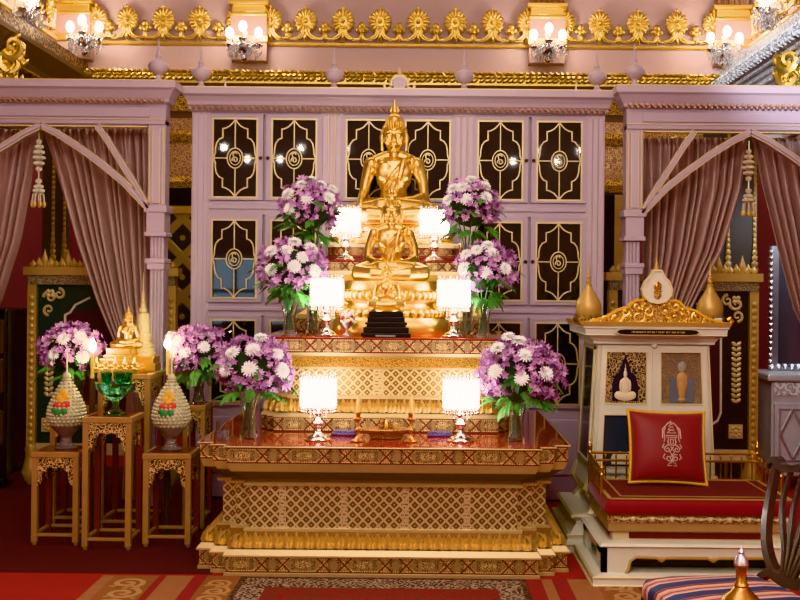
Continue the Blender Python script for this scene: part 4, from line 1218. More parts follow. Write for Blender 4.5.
# ================================================================ FLOWERS AND VASES
def mum_mesh():
    t = BM(); rnd = random.Random(11)
    for layer, (n, el, L) in enumerate(((16, 5, .046), (15, 25, .044), (13, 45, .038), (9, 65, .03), (5, 82, .022))):
        for k in range(n):
            a = 2*PI*(k + layer*.37)/n + rnd.uniform(-.08, .08); e = R(el + rnd.uniform(-6, 6))
            d = Vector((math.cos(a)*math.cos(e), math.sin(a)*math.cos(e), math.sin(e)))
            w = Vector((-math.sin(a), math.cos(a), 0)); u = d.cross(w)*-1
            p0, p1, p2 = d*.006, d*L*.6 - u*.0, d*L + u*.006
            v = [t.verts.new(q) for q in (p0 - w*.003, p0 + w*.003, p1 + w*.0065, p2 + w*.003, p2 - w*.003, p1 - w*.0065)]
            t.faces.new((v[0], v[1], v[2], v[5])); t.faces.new((v[5], v[2], v[3], v[4]))
    ball(t, (0, 0, .004), (.016, .016, .012), 1)
    me = bpy.data.meshes.new('chrysanthemum'); t.to_mesh(me); t.free(); me.materials.append(M_white_petal); return me
def orchid_mesh(seed):
    t = BM(); rnd = random.Random(seed)
    for f in range(9):
        while True:
            c = Vector((rnd.uniform(-1, 1), rnd.uniform(-1, 1), rnd.uniform(-.3, 1)))
            if .4 < c.length < 1: break
        c = c*.036; n = (c.normalized() + Vector((0, 0, .6))).normalized()
        a0 = n.orthogonal().normalized(); b0 = n.cross(a0)
        mi = 0 if rnd.random() < .62 else 1
        for k in range(6):
            a = 2*PI*k/6 + rnd.uniform(-.2, .2)
            d = (a0*math.cos(a) + b0*math.sin(a))*.9 + n*.45; w = n.cross(d).normalized()
            L = rnd.uniform(.019, .028)
            v = [t.verts.new(q) for q in (c, c + d*L*.5 + w*.0062, c + d*L + n*.003, c + d*L*.5 - w*.0062)]
            t.faces.new(v).material_index = mi
    me = bpy.data.meshes.new('orchid_spray'); t.to_mesh(me); t.free(); me.materials.append(M_purple); me.materials.append(M_purple2); return me
def leaf_mesh(seed, fern=False):
    t = BM(); rnd = random.Random(seed)
    def blade(o, d, up, L, w):
        s = d.cross(up).normalized(); n = 4; row = []
        for i in range(n+1):
            u = i/n; ww = w*math.sin(PI*min(.97, .08+u*.92))**.8
            p = o + d*L*u - up*(L*.35*u*u)
            row.append((t.verts.new(p - s*ww), t.verts.new(p + up*ww*-.35), t.verts.new(p + s*ww)))
        for i in range(n):
            for j in range(2): t.faces.new((row[i][j], row[i][j+1], row[i+1][j+1], row[i+1][j]))
    if fern:
        ax = Vector((1, 0, 0))
        for i in range(9):
            u = (i+1)/9
            for s in (-1, 1):
                blade(Vector((.13*u, 0, .02*u - .045*u*u)), Vector((.45, s, -.1)).normalized(), Vector((0, 0, 1)), .045*(1.15-u*.8), .006)
        tube(t, [(0, 0, 0), (.07, 0, 0), (.13, 0, -.025)], .0016, 4)
    else:
        for k in range(4):
            a = rnd.uniform(-.7, .7)
            blade(Vector((.01*k, 0, 0)), Vector((math.cos(a), math.sin(a), rnd.uniform(-.1, .35))).normalized(), Vector((0, 0, 1)), rnd.uniform(.07, .11), rnd.uniform(.012, .018))
    me = bpy.data.meshes.new('leaf'); t.to_mesh(me); t.free(); me.materials.append(M_leaf if seed % 2 else M_leaf2)
    for p in me.polygons: p.use_smooth = True
    return me
ME_MUM = mum_mesh(); ME_ORC = [orchid_mesh(s) for s in (1, 2, 3)]; ME_LEAF = [leaf_mesh(1), leaf_mesh(2), leaf_mesh(3, True), leaf_mesh(4, True)]
def aim(o, d, spin=0):
    o.rotation_mode = 'QUATERNION'
    o.rotation_quaternion = Vector(d).to_track_quat('Z', 'Y') @ Matrix.Rotation(spin, 3, 'Z').to_quaternion()
def vase(lab, X, Y, Z, h, r, m=None):
    rt = thing('glass_vase', lab, 'vase', (X, Y, Z))
    t = BM(); lathe(t, [(r*.82, 0), (r*.86, .01), (r*.62, h*.35), (r*.60, h*.5), (r*.82, h*.85), (r*1.05, h), (r*.98, h), (r*.74, h*.84), (r*.52, h*.5), (r*.55, h*.3), (r*.6, .02), (0, .018)], (0, 0, 0), 20, lobes=10, amp=.03)
    obj('glass_body', t, m or M_glass, rt, True, world=False)
    t = BM(); lathe(t, [(r*.54, .022), (r*.5, h*.3), (r*.47, h*.5), (r*.5, h*.62), (0, h*.62)], (0, 0, 0), 16); obj('water', t, mat('vase_water', (.55, .62, .5), .05, 0, 0, trans=.85, ior=1.33), rt, True, world=False)
    return rt
def bouquet(lab, cx, cy, Y, rx, ry, whites, vase_at, vlab, vh, vr, Zv, n_orc, seed, leaves=22, depth=.75, group=None):
    """px centre and radii at depth Y; whites: px list; vase_at: px x; Zv: surface height"""
    rnd = random.Random(seed); k = F/Y
    Xv = PX(vase_at, cy, Y)
    vase(vlab, Xv, Y, Zv, vh, vr)
    neck = Vector((Xv, Y, Zv + vh*.93))
    rt = thing('flower_bouquet', lab, 'bouquet', neck)
    C = P(cx, cy, Y) - neck
    ax, az = rx/k, ry/k; ay = ax*depth
    # stems gathered in the vase
    t = BM()
    for i in range(9):
        a = 2*PI*i/9
        e = C + Vector((ax*.6*math.cos(a), ay*.6*math.sin(a), -az*.2))
        tube(t, [(vr*.3*math.cos(a+2), vr*.3*math.sin(a+2), -vh*.75), (vr*.35*math.cos(a), vr*.35*math.sin(a), 0), e*.5 + Vector((0, 0, .0)), e], .003, 5)
    obj('stems', t, M_leaf, rt, world=False)
    placed = []
    for (wx_, wy_) in whites:
        d = P(wx_, wy_, Y) - neck - C
        q = 1 - (d.x/ax)**2 - (d.z/az)**2
        yy = -ay*math.sqrt(max(q, .06))*.92
        p = C + Vector((d.x, yy, d.z)); placed.append(p)
        o = bpy.data.objects.new('chrysanthemum', ME_MUM); COL.objects.link(o); o.parent = rt; o.location = p
        aim(o, Vector((d.x/ax, yy/ay - .25, d.z/az + .45)), rnd.uniform(0, 6)); s = rnd.uniform(.92, 1.08); o.scale = (s, s, s)
    tries = 0; cnt = 0; n_orc = int(n_orc*1.45)
    while cnt < n_orc and tries < 4000:
        tries += 1
        d = Vector((rnd.gauss(0, 1), rnd.gauss(-.35, 1), rnd.gauss(.1, 1))).normalized()
        if d.z < -.62: continue
        s_ = rnd.uniform(.82, 1.0)
        p = C + Vector((d.x*ax*s_, d.y*ay*s_, d.z*az*s_))
        if any((p-q).length < .046 - .00001*tries for q in placed): continue
        placed.append(p); cnt += 1
        o = bpy.data.objects.new('orchid_spray', rnd.choice(ME_ORC)); COL.objects.link(o); o.parent = rt; o.location = p
        aim(o, d + Vector((0, 0, .3)), rnd.uniform(0, 6)); s = rnd.uniform(.95, 1.3); o.scale = (s, s, s)
    for i in range(leaves):
        a = 2*PI*i/leaves + rnd.uniform(-.15, .15)
        zf = rnd.uniform(-.85, -.25) if i % 3 else rnd.uniform(-.3, .3)
        p = C + Vector((ax*.62*math.cos(a), ay*.62*math.sin(a), az*zf))
        if i % 3 == 1: p = p*.55 + Vector((0, 0, .0))
        o = bpy.data.objects.new('leaf', rnd.choice(ME_LEAF)); COL.objects.link(o); o.parent = rt; o.location = p
        o.rotation_euler = (rnd.uniform(-.3, .3), rnd.uniform(.0, .7), a); s = rnd.uniform(.8, 1.2); o.scale = (s, s, s)
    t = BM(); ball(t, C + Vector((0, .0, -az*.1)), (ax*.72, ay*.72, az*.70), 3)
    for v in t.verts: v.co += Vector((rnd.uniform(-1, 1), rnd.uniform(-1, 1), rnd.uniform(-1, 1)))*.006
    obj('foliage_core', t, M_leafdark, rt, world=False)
    return rt
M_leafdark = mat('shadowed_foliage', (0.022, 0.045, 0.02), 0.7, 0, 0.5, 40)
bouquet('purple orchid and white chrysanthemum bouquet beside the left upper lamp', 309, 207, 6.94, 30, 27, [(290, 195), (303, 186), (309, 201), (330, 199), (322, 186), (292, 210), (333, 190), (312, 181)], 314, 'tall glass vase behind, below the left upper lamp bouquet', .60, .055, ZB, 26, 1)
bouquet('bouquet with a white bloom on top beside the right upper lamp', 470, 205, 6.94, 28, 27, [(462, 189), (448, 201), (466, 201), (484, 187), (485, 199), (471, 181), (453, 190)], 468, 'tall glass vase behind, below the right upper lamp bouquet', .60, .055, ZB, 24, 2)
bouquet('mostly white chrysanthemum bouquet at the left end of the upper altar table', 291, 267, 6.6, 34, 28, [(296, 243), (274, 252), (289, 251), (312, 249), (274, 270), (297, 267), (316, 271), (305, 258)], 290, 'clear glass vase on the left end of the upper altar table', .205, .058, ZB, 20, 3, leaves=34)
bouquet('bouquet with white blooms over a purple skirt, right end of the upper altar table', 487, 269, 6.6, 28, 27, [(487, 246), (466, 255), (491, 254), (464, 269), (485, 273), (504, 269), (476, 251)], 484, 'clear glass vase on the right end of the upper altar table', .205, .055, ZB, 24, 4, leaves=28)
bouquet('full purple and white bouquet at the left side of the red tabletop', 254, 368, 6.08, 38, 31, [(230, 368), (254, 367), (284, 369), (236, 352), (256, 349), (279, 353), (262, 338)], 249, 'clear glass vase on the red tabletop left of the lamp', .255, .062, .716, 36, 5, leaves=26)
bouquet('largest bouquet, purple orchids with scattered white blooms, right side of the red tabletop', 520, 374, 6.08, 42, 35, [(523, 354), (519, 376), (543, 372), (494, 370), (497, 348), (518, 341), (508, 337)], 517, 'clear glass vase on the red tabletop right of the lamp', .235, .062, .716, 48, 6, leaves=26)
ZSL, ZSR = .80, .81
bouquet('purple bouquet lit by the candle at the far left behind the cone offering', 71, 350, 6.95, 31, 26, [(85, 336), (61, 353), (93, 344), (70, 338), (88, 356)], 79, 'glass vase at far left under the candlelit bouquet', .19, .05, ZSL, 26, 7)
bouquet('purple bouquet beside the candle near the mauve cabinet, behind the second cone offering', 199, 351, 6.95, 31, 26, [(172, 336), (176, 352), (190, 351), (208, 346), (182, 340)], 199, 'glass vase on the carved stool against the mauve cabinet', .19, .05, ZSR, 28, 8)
# small posy in a footed cup
rt = thing('posy', 'tiny red and white posy in a footed cup on the upper altar table', 'posy', (PX(347, 335, 6.55), 6.55, ZB))
t = BM(); lathe(t, [(.028, 0), (.03, .006), (.008, .02), (.01, .04), (.035, .07), (.042, .085), (.036, .085), (0, .05)], (0, 0, 0), 16); obj('cup', t, M_silver, rt, True, world=False)
M_redpetal = mat('red_petal', (.42, .03, .03), .5, 0, .2, 40)
t1, t2 = BM(), BM(); rnd = random.Random(4)
for i in range(46):
    d = Vector((rnd.gauss(0, 1), rnd.gauss(0, 1), rnd.gauss(.3, 1))).normalized()
    ball(t1 if i % 2 else t2, d*.042 + Vector((0, 0, .108)), .013, 1)
obj('red_flowers', t1, M_redpetal, rt, True, world=False); obj('white_flowers', t2, M_white_petal, rt, True, world=False)

# ================================================================ OFFERING STOOLS at left
def stool(lab, x0px, x1px, ypx, Y, h, dep, group='gilt carved offering stools'):
    x0, x1 = PX(x0px, ypx, Y), PX(x1px, ypx, Y)
    w = x1-x0; L = (x0+w/2, Y+dep/2, 0)
    rt = thing('offering_stool', lab, 'stool', L, group); hw, hd = w/2, dep/2; lg = .035 if w > .22 else .028
    t = BM(); bbox(t, -hw-.004, hw+.004, -hd-.004, hd+.004, h-.035, h, .004); o = obj('top_frame', t, M_stool, rt, world=False)
    t = BM(); box(t, -hw+.02, hw-.02, -hd+.02, hd-.02, h-.003, h+.002); obj('red_top_panel', t, M_stoolred, o, world=False)
    for sx in (-1, 1):
        for sy in (-1, 1):
            x, y = sx*(hw-lg/2), sy*(hd-lg/2)
            t = BM(); bbox(t, x-lg/2, x+lg/2, y-lg/2, y+lg/2, .02, h-.03, .003); lathe(t, [(.010, 0), (.014, .01), (.016, .022)], (x, y, 0), 8); obj('leg', t, M_stool if sy < 0 else M_stoolred, rt, world=False)
    zb = .065
    for y in (-hd+.014, hd-.014):
        t = BM(); bbox(t, -hw+lg*.6, hw-lg*.6, y-.009, y+.009, zb-.009, zb+.009, .002); obj('stretcher', t, M_stool, rt, world=False)
    for x in (-hw+.014, hw-.014):
        t = BM(); bbox(t, x-.009, x+.009, -hd+lg*.6, hd-lg*.6, zb-.009, zb+.009, .002); obj('stretcher', t, M_stool, rt, world=False)
    def apron(wd):
        """carved apron: outline with stepped ears, pierced look from its fretwork relief"""
        a = wd; z = h-.035
        pts = [(-a, z), (a, z), (a, z-.175)] + [(a-.02, z-.165), (a*.72, z-.13), (a*.70, z-.09), (a*.5, z-.085), (a*.45, z-.065), (a*.2, z-.06), (0, z-.07)]
        pts += [(-x, q) for x, q in reversed(pts[2:-1])]
        return pts
    for y in (-hd+.012, hd-.012):
        t = BM(); prism_xz(t, apron(hw-lg+.004), y-.006, y+.006); obj('carved_apron', t, M_fret, rt, world=False)
    for x in (-hw+.012, hw-.012):
        t = BM(); prism_xz(t, apron(hd-lg+.004), -.006, .006); obj('carved_apron', t, M_fret, rt, world=False, M=Matrix.Translation((x, 0, 0)) @ Matrix.Rotation(PI/2, 4, 'Z'))
    return rt, L
s1, L1 = stool('low carved gilt stool at far left under the first cone offering', 31.5, 78.5, 450, 6.40, .572, .28)
s2, L2 = stool('tall carved gilt stool under the green glass bowl', 82.5, 131.5, 415, 6.30, .80, .27)
s3, L3 = stool('low carved gilt stool beside the altar under the second cone offering', 143, 191, 450, 6.38, .572, .28)
s4, L4 = stool('tallest gilt stool behind, carrying the seated disciple and cream stupa', 98, 150, 372, 6.78, 1.02, .36)
s5, L5 = stool('carved gilt stool behind the second cone offering, against the cabinet', 183, 205, 405, 6.88, .81, .26)
s6, L6 = stool('gilt stool at far left behind the first cone offering, under a bouquet', 50, 95, 405, 6.88, .80, .26)
# ---- cone offerings
def cone_offering():
    rt = thing('cone_offering', 'x', 'offering')
    t = BM(); lathe(t, [(.065, 0), (.07, .008), (.05, .018), (.035, .04), (.032, .07), (.06, .105), (.088, .135), (.095, .15), (.088, .152), (.05, .11), (0, .09)], (0, 0, 0), 24, lobes=12, amp=.02); obj('glass_stand', t, M_glasswarm, rt, True, world=False)
    prof = [(.085, .15), (.108, .18), (.113, .215), (.105, .26), (.085, .31), (.06, .36), (.035, .405), (.022, .425)]
    t = BM(); lathe(t, prof, (0, 0, 0), 28)
    zz = .155; row = 0
    while zz < .42:
        for i in range(len(prof)-1):
            if prof[i][1] <= zz <= prof[i+1][1]:
                u = (zz-prof[i][1])/(prof[i+1][1]-prof[i][1]); r_ = prof[i][0] + (prof[i+1][0]-prof[i][0])*u
        n = max(6, int(2*PI*r_/.026))
        for k in range(n):
            a = 2*PI*(k+.5*(row % 2))/n; ball(t, (r_*math.cos(a), r_*math.sin(a), zz), .0115, 1)
        zz += .021; row += 1
    obj('beaded_cone', t, M_cone, rt, True, world=False)
    t = BM(); ball(t, (0, 0, .447), (.026, .026, .028), 2); lathe(t, [(.03, .422), (.032, .43), (.02, .434)], (0, 0, 0), 14); obj('knob', t, M_cone, rt, True, world=False)
    # painted flower motif: yellow, red and green lobes on the front
    for nm, c, spots in (('yellow_petals', (.75, .42, .03), ((0, .35, .026), (-.02, .32, .024), (.02, .325, .024), (0, .30, .024))),
                         ('red_petals', (.62, .07, .05), ((.028, .28, .026), (-.03, .275, .024), (.004, .27, .026))), ('green_leaves', (.05, .24, .08), ((-.016, .235, .028), (.02, .24, .024), (-.04, .25, .018)))):
        t = BM()
        for x, z, r_ in spots:
            rr = .113 - max(0, z-.215)*.40
            ball(t, (x, -rr*.98 - .006, z), (r_, .012, r_), 2)
        obj(nm, t, mat('motif_'+nm, c, .5), rt, True, world=False)
    t = BM(); tube(t, [(0, 0, .47), (0, 0, .60)], .006, 8); obj('incense_stick', t, M_whitewax, rt, world=False)
    return rt
M_glasswarm = mat('smoky_rose_glass', (0.80, 0.66, 0.62), 0.06, 0, 0.05, 20, trans=.8)
c0 = cone_offering()
c0.location = (L1[0]+.02, L1[1], .574); c0['label'] = 'beaded cone offering with flower motif on the far left stool'; c0['group'] = 'beaded cone offerings'
dup(c0, (L3[0]-.01, L3[1], .574), 'beaded cone offering with flower motif on the stool next to the altar')
# ---- green glass bowl
rt = thing('green_glass_bowl', 'footed green glass bowl on the tall stool', 'bowl', (L2[0]+.01, L2[1], .802))
t = BM(); lathe(t, [(.065, 0), (.068, .008), (.03, .022), (.018, .045), (.022, .07), (.06, .095), (.105, .13), (.115, .155), (.118, .165), (.105, .16), (.06, .12), (0, .105)], (0, 0, 0), 28, lobes=14, amp=.02); obj('bowl', t, M_green_glass, rt, True, world=False); rt.scale = (1.05, 1.05, 1.18)
for i in range(5):
    x, y = .07*math.cos(2*PI*i/5+.3), .05*math.sin(2*PI*i/5+.3)
    c = thing('green_glass_cup', '', 'cup', (L2[0]+.01+x, L2[1]+y, .802+.158), 'small green glass cups in the footed bowl')
    c['label'] = 'small green glass cup standing in the footed green bowl, ' + ('at its right side', 'at its back right', 'at its back left', 'at its left side', 'at its front')[i]
    t = BM(); lathe(t, [(.02, 0), (.022, .006), (.012, .02), (.026, .05), (.033, .10), (.029, .10), (.014, .045), (0, .035)], (0, 0, 0), 16, lobes=8, amp=.04); obj('cup_body', t, M_green_glass, c, True, world=False)
# ---- stepped gold base, seated disciple, cream stupa on the tallest stool
ZT = 1.022; Yt = L4[1]
def px4(x): return PX(x, 360, Yt-.05)
rt = thing('stepped_gold_base', 'stepped gold base with leaf cresting under the seated disciple', 'pedestal', (px4(122), Yt-.06, ZT))
t = BM()
for w_, d_, z0, z1 in ((.15, .11, 0, .03), (.135, .10, .03, .055), (.12, .085, .055, .09), (.10, .075, .09, .115), (.085, .065, .115, .16)): bbox(t, -w_, w_*.9, -d_, d_, z0, z1, .005)
obj('steps', t, M_statue, rt, world=False)
t = BM()
for i in range(5):
    x = -.13 + i*.062
    for a in range(6): ball(t, (x + .016*math.cos(a*PI/3), -.115, .045 + .018*math.sin(a*PI/3)), (.011, .008, .012), 1)
    lathe(t, [(.004, 0), (.014, .01), (.002, .045)], (x, -.115, .06), 8)
obj('leaf_cresting', t, M_gold, rt, True, world=False)
buddha(me_med, 'small gold seated disciple statue on the stepped base at left', (px4(128), Yt-.06, ZT+.158), .30, 'disciple_statue')
rt = thing('stupa', 'cream bell-shaped stupa with ringed spire behind the disciple statue', 'stupa', (PX(142.5, 360, Yt+.1), Yt+.1, ZT))
t = BM()
for w_, z0, z1 in ((.105, 0, .05), (.095, .05, .085), (.10, .085, .10)): bbox(t, -w_, w_, -.085, .085, z0, z1, .004)
obj('base', t, M_statue, rt, world=False)
prof = []
z = .10; r_ = .088
for i in range(6): prof += [(r_, z), (r_, z+.018), (r_-.008, z+.022)]; z += .026; r_ -= .006
prof += [(.055, z), (.052, z+.06), (.048, z+.10), (.04, z+.125), (.02, z+.135), (.028, z+.14), (.028, z+.16), (.018, z+.165)]
z += .165
for i in range(9): prof += [(.020-.0015*i, z), (.020-.0015*i, z+.008), (.014-.0012*i, z+.011)]; z += .013
prof += [(.004, z), (.003, z+.09), (.001, z+.12)]
t = BM(); lathe(t, prof, (0, 0, 0), 24); obj('bell_and_spire', t, mat('pale_gold_stupa', (0.66, 0.56, 0.30), 0.4, 0.35, 0.08, 20), rt, True, world=False)
# ---- burning candles behind the offerings
def candle_stand(lab, x, ytop, Y, Z):
    X = PX(x, ytop, Y); zt2 = PZ(x, ytop, Y) - Z
    rt = thing('lit_candle', lab, 'candle', (X, Y, Z), 'lit yellow candles')
    t = BM(); lathe(t, [(.035, 0), (.036, .006), (.015, .02), (.018, .05), (.024, zt2*.3), (.012, zt2*.4), (.02, zt2-.20), (.018, zt2-.16), (0, zt2-.17)], (0, 0, 0), 14); obj('holder', t, M_darkwood, rt, True, world=False)
    t = BM(); lathe(t, [(.012, zt2-.17), (.0115, zt2), (.004, zt2+.003)], (0, 0, 0), 12); c = obj('candle_stick', t, M_wax, rt, True, world=False)
    t = BM(); lathe(t, [(.004, zt2+.004), (.024, zt2+.028), (.022, zt2+.052), (.003, zt2+.095)], (0, 0, 0), 12); obj('flame', t, M_flame, c, True, world=False)  # flame shape enlarged to stand for the glow around it
candle_stand('lit yellow candle standing beside the first cone offering at far left', 92.5, 353, 6.68, 0)
candle_stand('lit yellow candle standing beside the second cone offering', 168, 350, 6.75, .0)
# ================================================================ WHITE DESK (tapering scripture cabinet) at right
YD = 6.50; kd = F/YD
def dx_(px): return (px-CX)/kd
XD = dx_(654.5)
rt = desk = thing('scripture_cabinet', 'ivory tapering cabinet with gold pediment and Buddha panels behind the red throne', 'cabinet', (XD, YD+.3, 0))
def dz(y): return H - (y-2.2-CY)/kd
zc0, zc1 = dz(344), dz(470)
# body: taper from the bottom to the cornice
wb, wt, D0 = .385, .345, .58
t = BM(); rings(t, [[Vector((XD+sx*w, YD + (0 if sy < 0 else D0) + (i_ if sy < 0 else -i_), z)) for sx, sy in ((-1, -1), (1, -1), (1, 1), (-1, 1))] for w, z, i_ in ((wb+.02, .36, -.02), (wb, .44, 0), (wt, zc0, .02))])
obj('body', t, M_ivory, rt)
def face(u, z, out=0):                  # u in -1..1 across the front face
    f = (z-.44)/(zc0-.44); w = wb + (wt-wb)*f
    return Vector((XD+u*w, YD + .02*f - out, z))
def quadslab(t, u0, u1, z0, z1, o0, o1):
    a = [face(u, z, o0) for u, z in ((u0, z0), (u1, z0), (u1, z1), (u0, z1))]; b_ = [face(u, z, o1) for u, z in ((u0, z0), (u1, z0), (u1, z1), (u0, z1))]
    rings(t, [a, b_])
def frame(t, u0, u1, z0, z1, w, o0, o1):
    wu = w/wb
    quadslab(t, u0, u1, z0, z0+w, o0, o1); quadslab(t, u0, u1, z1-w, z1, o0, o1); quadslab(t, u0, u0+wu, z0+w, z1-w, o0, o1); quadslab(t, u1-wu, u1, z0+w, z1-w, o0, o1)
zd0, zd1, zm_ = .46, dz(346), dz(409)
M_pbg = filigree('gold_arch_ground', (0.58, 0.44, 0.22), (0.012, 0.012, 0.022), 46, .3)
M_grey = filigree('aged_gilt_ground', (0.34, 0.24, 0.14), (0.20, 0.16, 0.13), 50, .2)
M_bluegrey = mat('blue_grey_glass', (0.055, 0.075, 0.10), .12, 0, .3, 6)
M_pale = mat('pale_ivory_figure', (0.72, 0.62, 0.42), .5)
M_tan = mat('dull_gold_figure', (0.52, 0.33, 0.14), .45, .3)
for u0, u1, nm in ((-.93, -.03, 'l'), (.03, .93, 'r')):
    # door leaf with an upper and a lower panel
    t = BM(); frame(t, u0, u1, zd0, zd1, .036, -.01, .018); wu = 0
    quadslab(t, u0+.036/wb, u1-.036/wb, zm_-.035, zm_+.03, -.01, .018)
    d = obj('door', t, M_ivory, rt)
    g = BM()
    ui0, ui1 = u0+.036/wb, u1-.036/wb
    for z0, z1 in ((zm_+.03, zd1-.036), (zd0+.036, zm_-.035)): frame(g, ui0-.01, ui1+.01, z0-.002, z1+.002, .007, .0, .022)
    obj('gilt_moulding', g, M_cream, d)
    t = BM(); quadslab(t, ui0, ui1, zm_+.03, zd1-.036, -.012, .004); pn = obj('upper_panel', t, M_pbg if nm == 'l' else M_grey, d)
    t = BM(); quadslab(t, ui0, ui1, zd0+.036, zm_-.035, -.012, .004); pl_ = obj('lower_panel', t, M_bluegrey, d)
    uc = (ui0+ui1)/2; cxp = XD + uc*(wb+wt)/2; yo = YD + .003
    z0 = zm_+.042; hh = zd1-.05 - z0
    if nm == 'l':
        t = BM(); prism_xz(t, [(cxp + .10*x, z0 + hh*z) for x, z in ((-.78, .02), (.78, .02), (.80, .35), (.62, .55), (.35, .62), (.22, .78), (0, .95), (-.22, .78), (-.35, .62), (-.62, .55), (-.80, .35))], yo-.004, yo+.01); obj('dark_arch', t, mat('midnight_blue', (.015, .017, .035), .4), pn)
        t = BM()
        for c, r_ in (((0, .12), (.66, .10)), ((-.42, .14), (.26, .085)), ((.42, .14), (.26, .085)), ((0, .27), (.24, .16)), ((0, .40), (.30, .12)), ((-.28, .33), (.09, .13)), ((.28, .33), (.09, .13)), ((0, .50), (.09, .05)), ((0, .58), (.12, .085)), ((0, .67), (.06, .05)), ((0, .74), (.02, .06))):
            ball(t, (cxp + .10*c[0], yo-.005, z0 + hh*c[1]), (.10*r_[0], .007, hh*r_[1]), 2)
        obj('painted_figure', t, M_pale, pn, True)
    else:
        t = BM(); prism_xz(t, [(cxp + .10*x, z0 + hh*z) for x, z in ((-.72, .0), (.72, .0), (.72, .5), (.30, .5), (.25, .2), (-.25, .2), (-.30, .5), (-.72, .5))], yo-.004, yo+.01); obj('blue_drapery', t, mat('grey_blue_paint', (.14, .17, .21), .5), pn)
        t = BM()
        for c, r_ in (((0, .30), (.27, .28)), ((0, .50), (.30, .14)), ((-.27, .42), (.07, .16)), ((.27, .42), (.07, .16)), ((0, .66), (.10, .05)), ((0, .06), (.24, .05))):
            ball(t, (cxp + .10*c[0], yo-.005, z0 + hh*c[1]), (.10*r_[0], .007, hh*r_[1]), 2)
        obj('painted_figure', t, M_tan, pn, True)
        t = BM(); ball(t, (cxp, yo-.005, z0+hh*.74), (.013, .008, hh*.075), 2); ball(t, (cxp, yo-.003, z0+hh*.74), (.026, .005, hh*.12), 2); obj('painted_head', t, mat('grey_halo', (.36, .33, .28), .5), pn, True)
    t = BM(); prism_xz(t, [(cxp + .10*x, zd0+.055 + .13*z) for x, z in ((-.8, 0), (.8, 0), (.85, .3), (.7, .55), (.45, .5), (.3, .62), (0, .55), (-.3, .62), (-.45, .5), (-.7, .55), (-.85, .3))], yo-.012, yo+.0); obj('pale_lotus', t, M_pale, pl_)
t = BM(); quadslab(t, -.028, .028, zd0, zd1, -.01, .026); ball(t, face(0, zd1, .03), (.02, .015, .016), 2); obj('gilt_mullion', t, M_ivory, rt)
t = BM()
for u_ in (-.985, .985):
    quadslab(t, u_-.012, u_+.012, zd0, zd1, -.004, .012)
obj('gilt_edge_line', t, M_cream, rt)
# side panels with glass and gilt frames
for s in (-1, 1):
    def sp(v, z, out):                  # v 0..1 front to back
        f = (z-.44)/(zc0-.44); w = wb + (wt-wb)*f
        return Vector((XD + s*(w+out), YD + .02 + v*(D0-.04), z))
    def sslab(t, v0, v1, z0, z1, o0, o1):
        rings(t, [[sp(v, z, o0) for v, z in ((v0, z0), (v1, z0), (v1, z1), (v0, z1))], [sp(v, z, o1) for v, z in ((v0, z0), (v1, z0), (v1, z1), (v0, z1))]])
    t = BM(); sslab(t, .14, .86, .52, zd1-.03, -.01, .004); p_ = obj('side_glass', t, M_bluegrey, rt)
    t = BM()
    for v0, v1, z0, z1 in ((.10, .14, .50, zd1-.01), (.86, .90, .50, zd1-.01), (.10, .90, .50, .52), (.10, .90, zd1-.03, zd1-.01)): sslab(t, v0, v1, z0, z1, -.01, .012)
    obj('gilt_frame', t, M_cream, p_)
# legs / gilt corner brackets under the body
for sx in (-1, 1):
    for yy in (YD, YD+D0):
        t = BM(); x = XD + sx*(wb-.02)
        tube(t, [(x, yy, .44), (x + sx*.02, yy, .36), (x - sx*.02, yy, .27), (x + sx*.015, yy, .2)], [.035, .05, .035, .045], 8)
        obj('leg', t, M_cream, rt, True)
# stepped base carried on the floor
t = BM(); pl = lambda o: [(XD-.50-o, YD-.06-o), (XD+.50+o, YD-.06-o), (XD+.50+o, YD+D0+.06+o), (XD-.50-o, YD+D0+.06+o)]
loft(t, pl, [(0, .08), (.04, .08), (.05, .06), (.07, .04), (.09, .04), (.10, .02), (.15, -.02), (.18, -.02), (.19, 0), (.215, 0)]); obj('stepped_base', t, M_ivory, rt)
t = BM()
for z, o in ((.045, .075), (.095, .035), (.2, .003)):
    q = pl(o); 
    for i in range(4): tube(t, [(*q[i], z), (*q[(i+1) % 4], z)], .010, 6)
obj('gilt_line', t, M_cream, rt)
# cornice
t = BM(); pl = lambda o: [(XD-wt-o, YD+.02-o), (XD+wt+o, YD+.02-o), (XD+wt+o, YD+D0-.02+o), (XD-wt-o, YD+D0-.02+o)]
loft(t, pl, [(zc0-.01, 0), (zc0, .03), (dz(342), .03), (dz(338), .05), (dz(335), .09), (dz(334), .088), (dz(329), .092), (dz(328), .10), (dz(326), .10)]); obj('cornice', t, M_ivory, rt)
t = BM(); loft(t, pl, [(dz(326), .105), (dz(322), .11), (dz(321.5), .10)]); obj('gilt_cornice_edge', t, M_ochre, rt)
zk = dz(325.6)
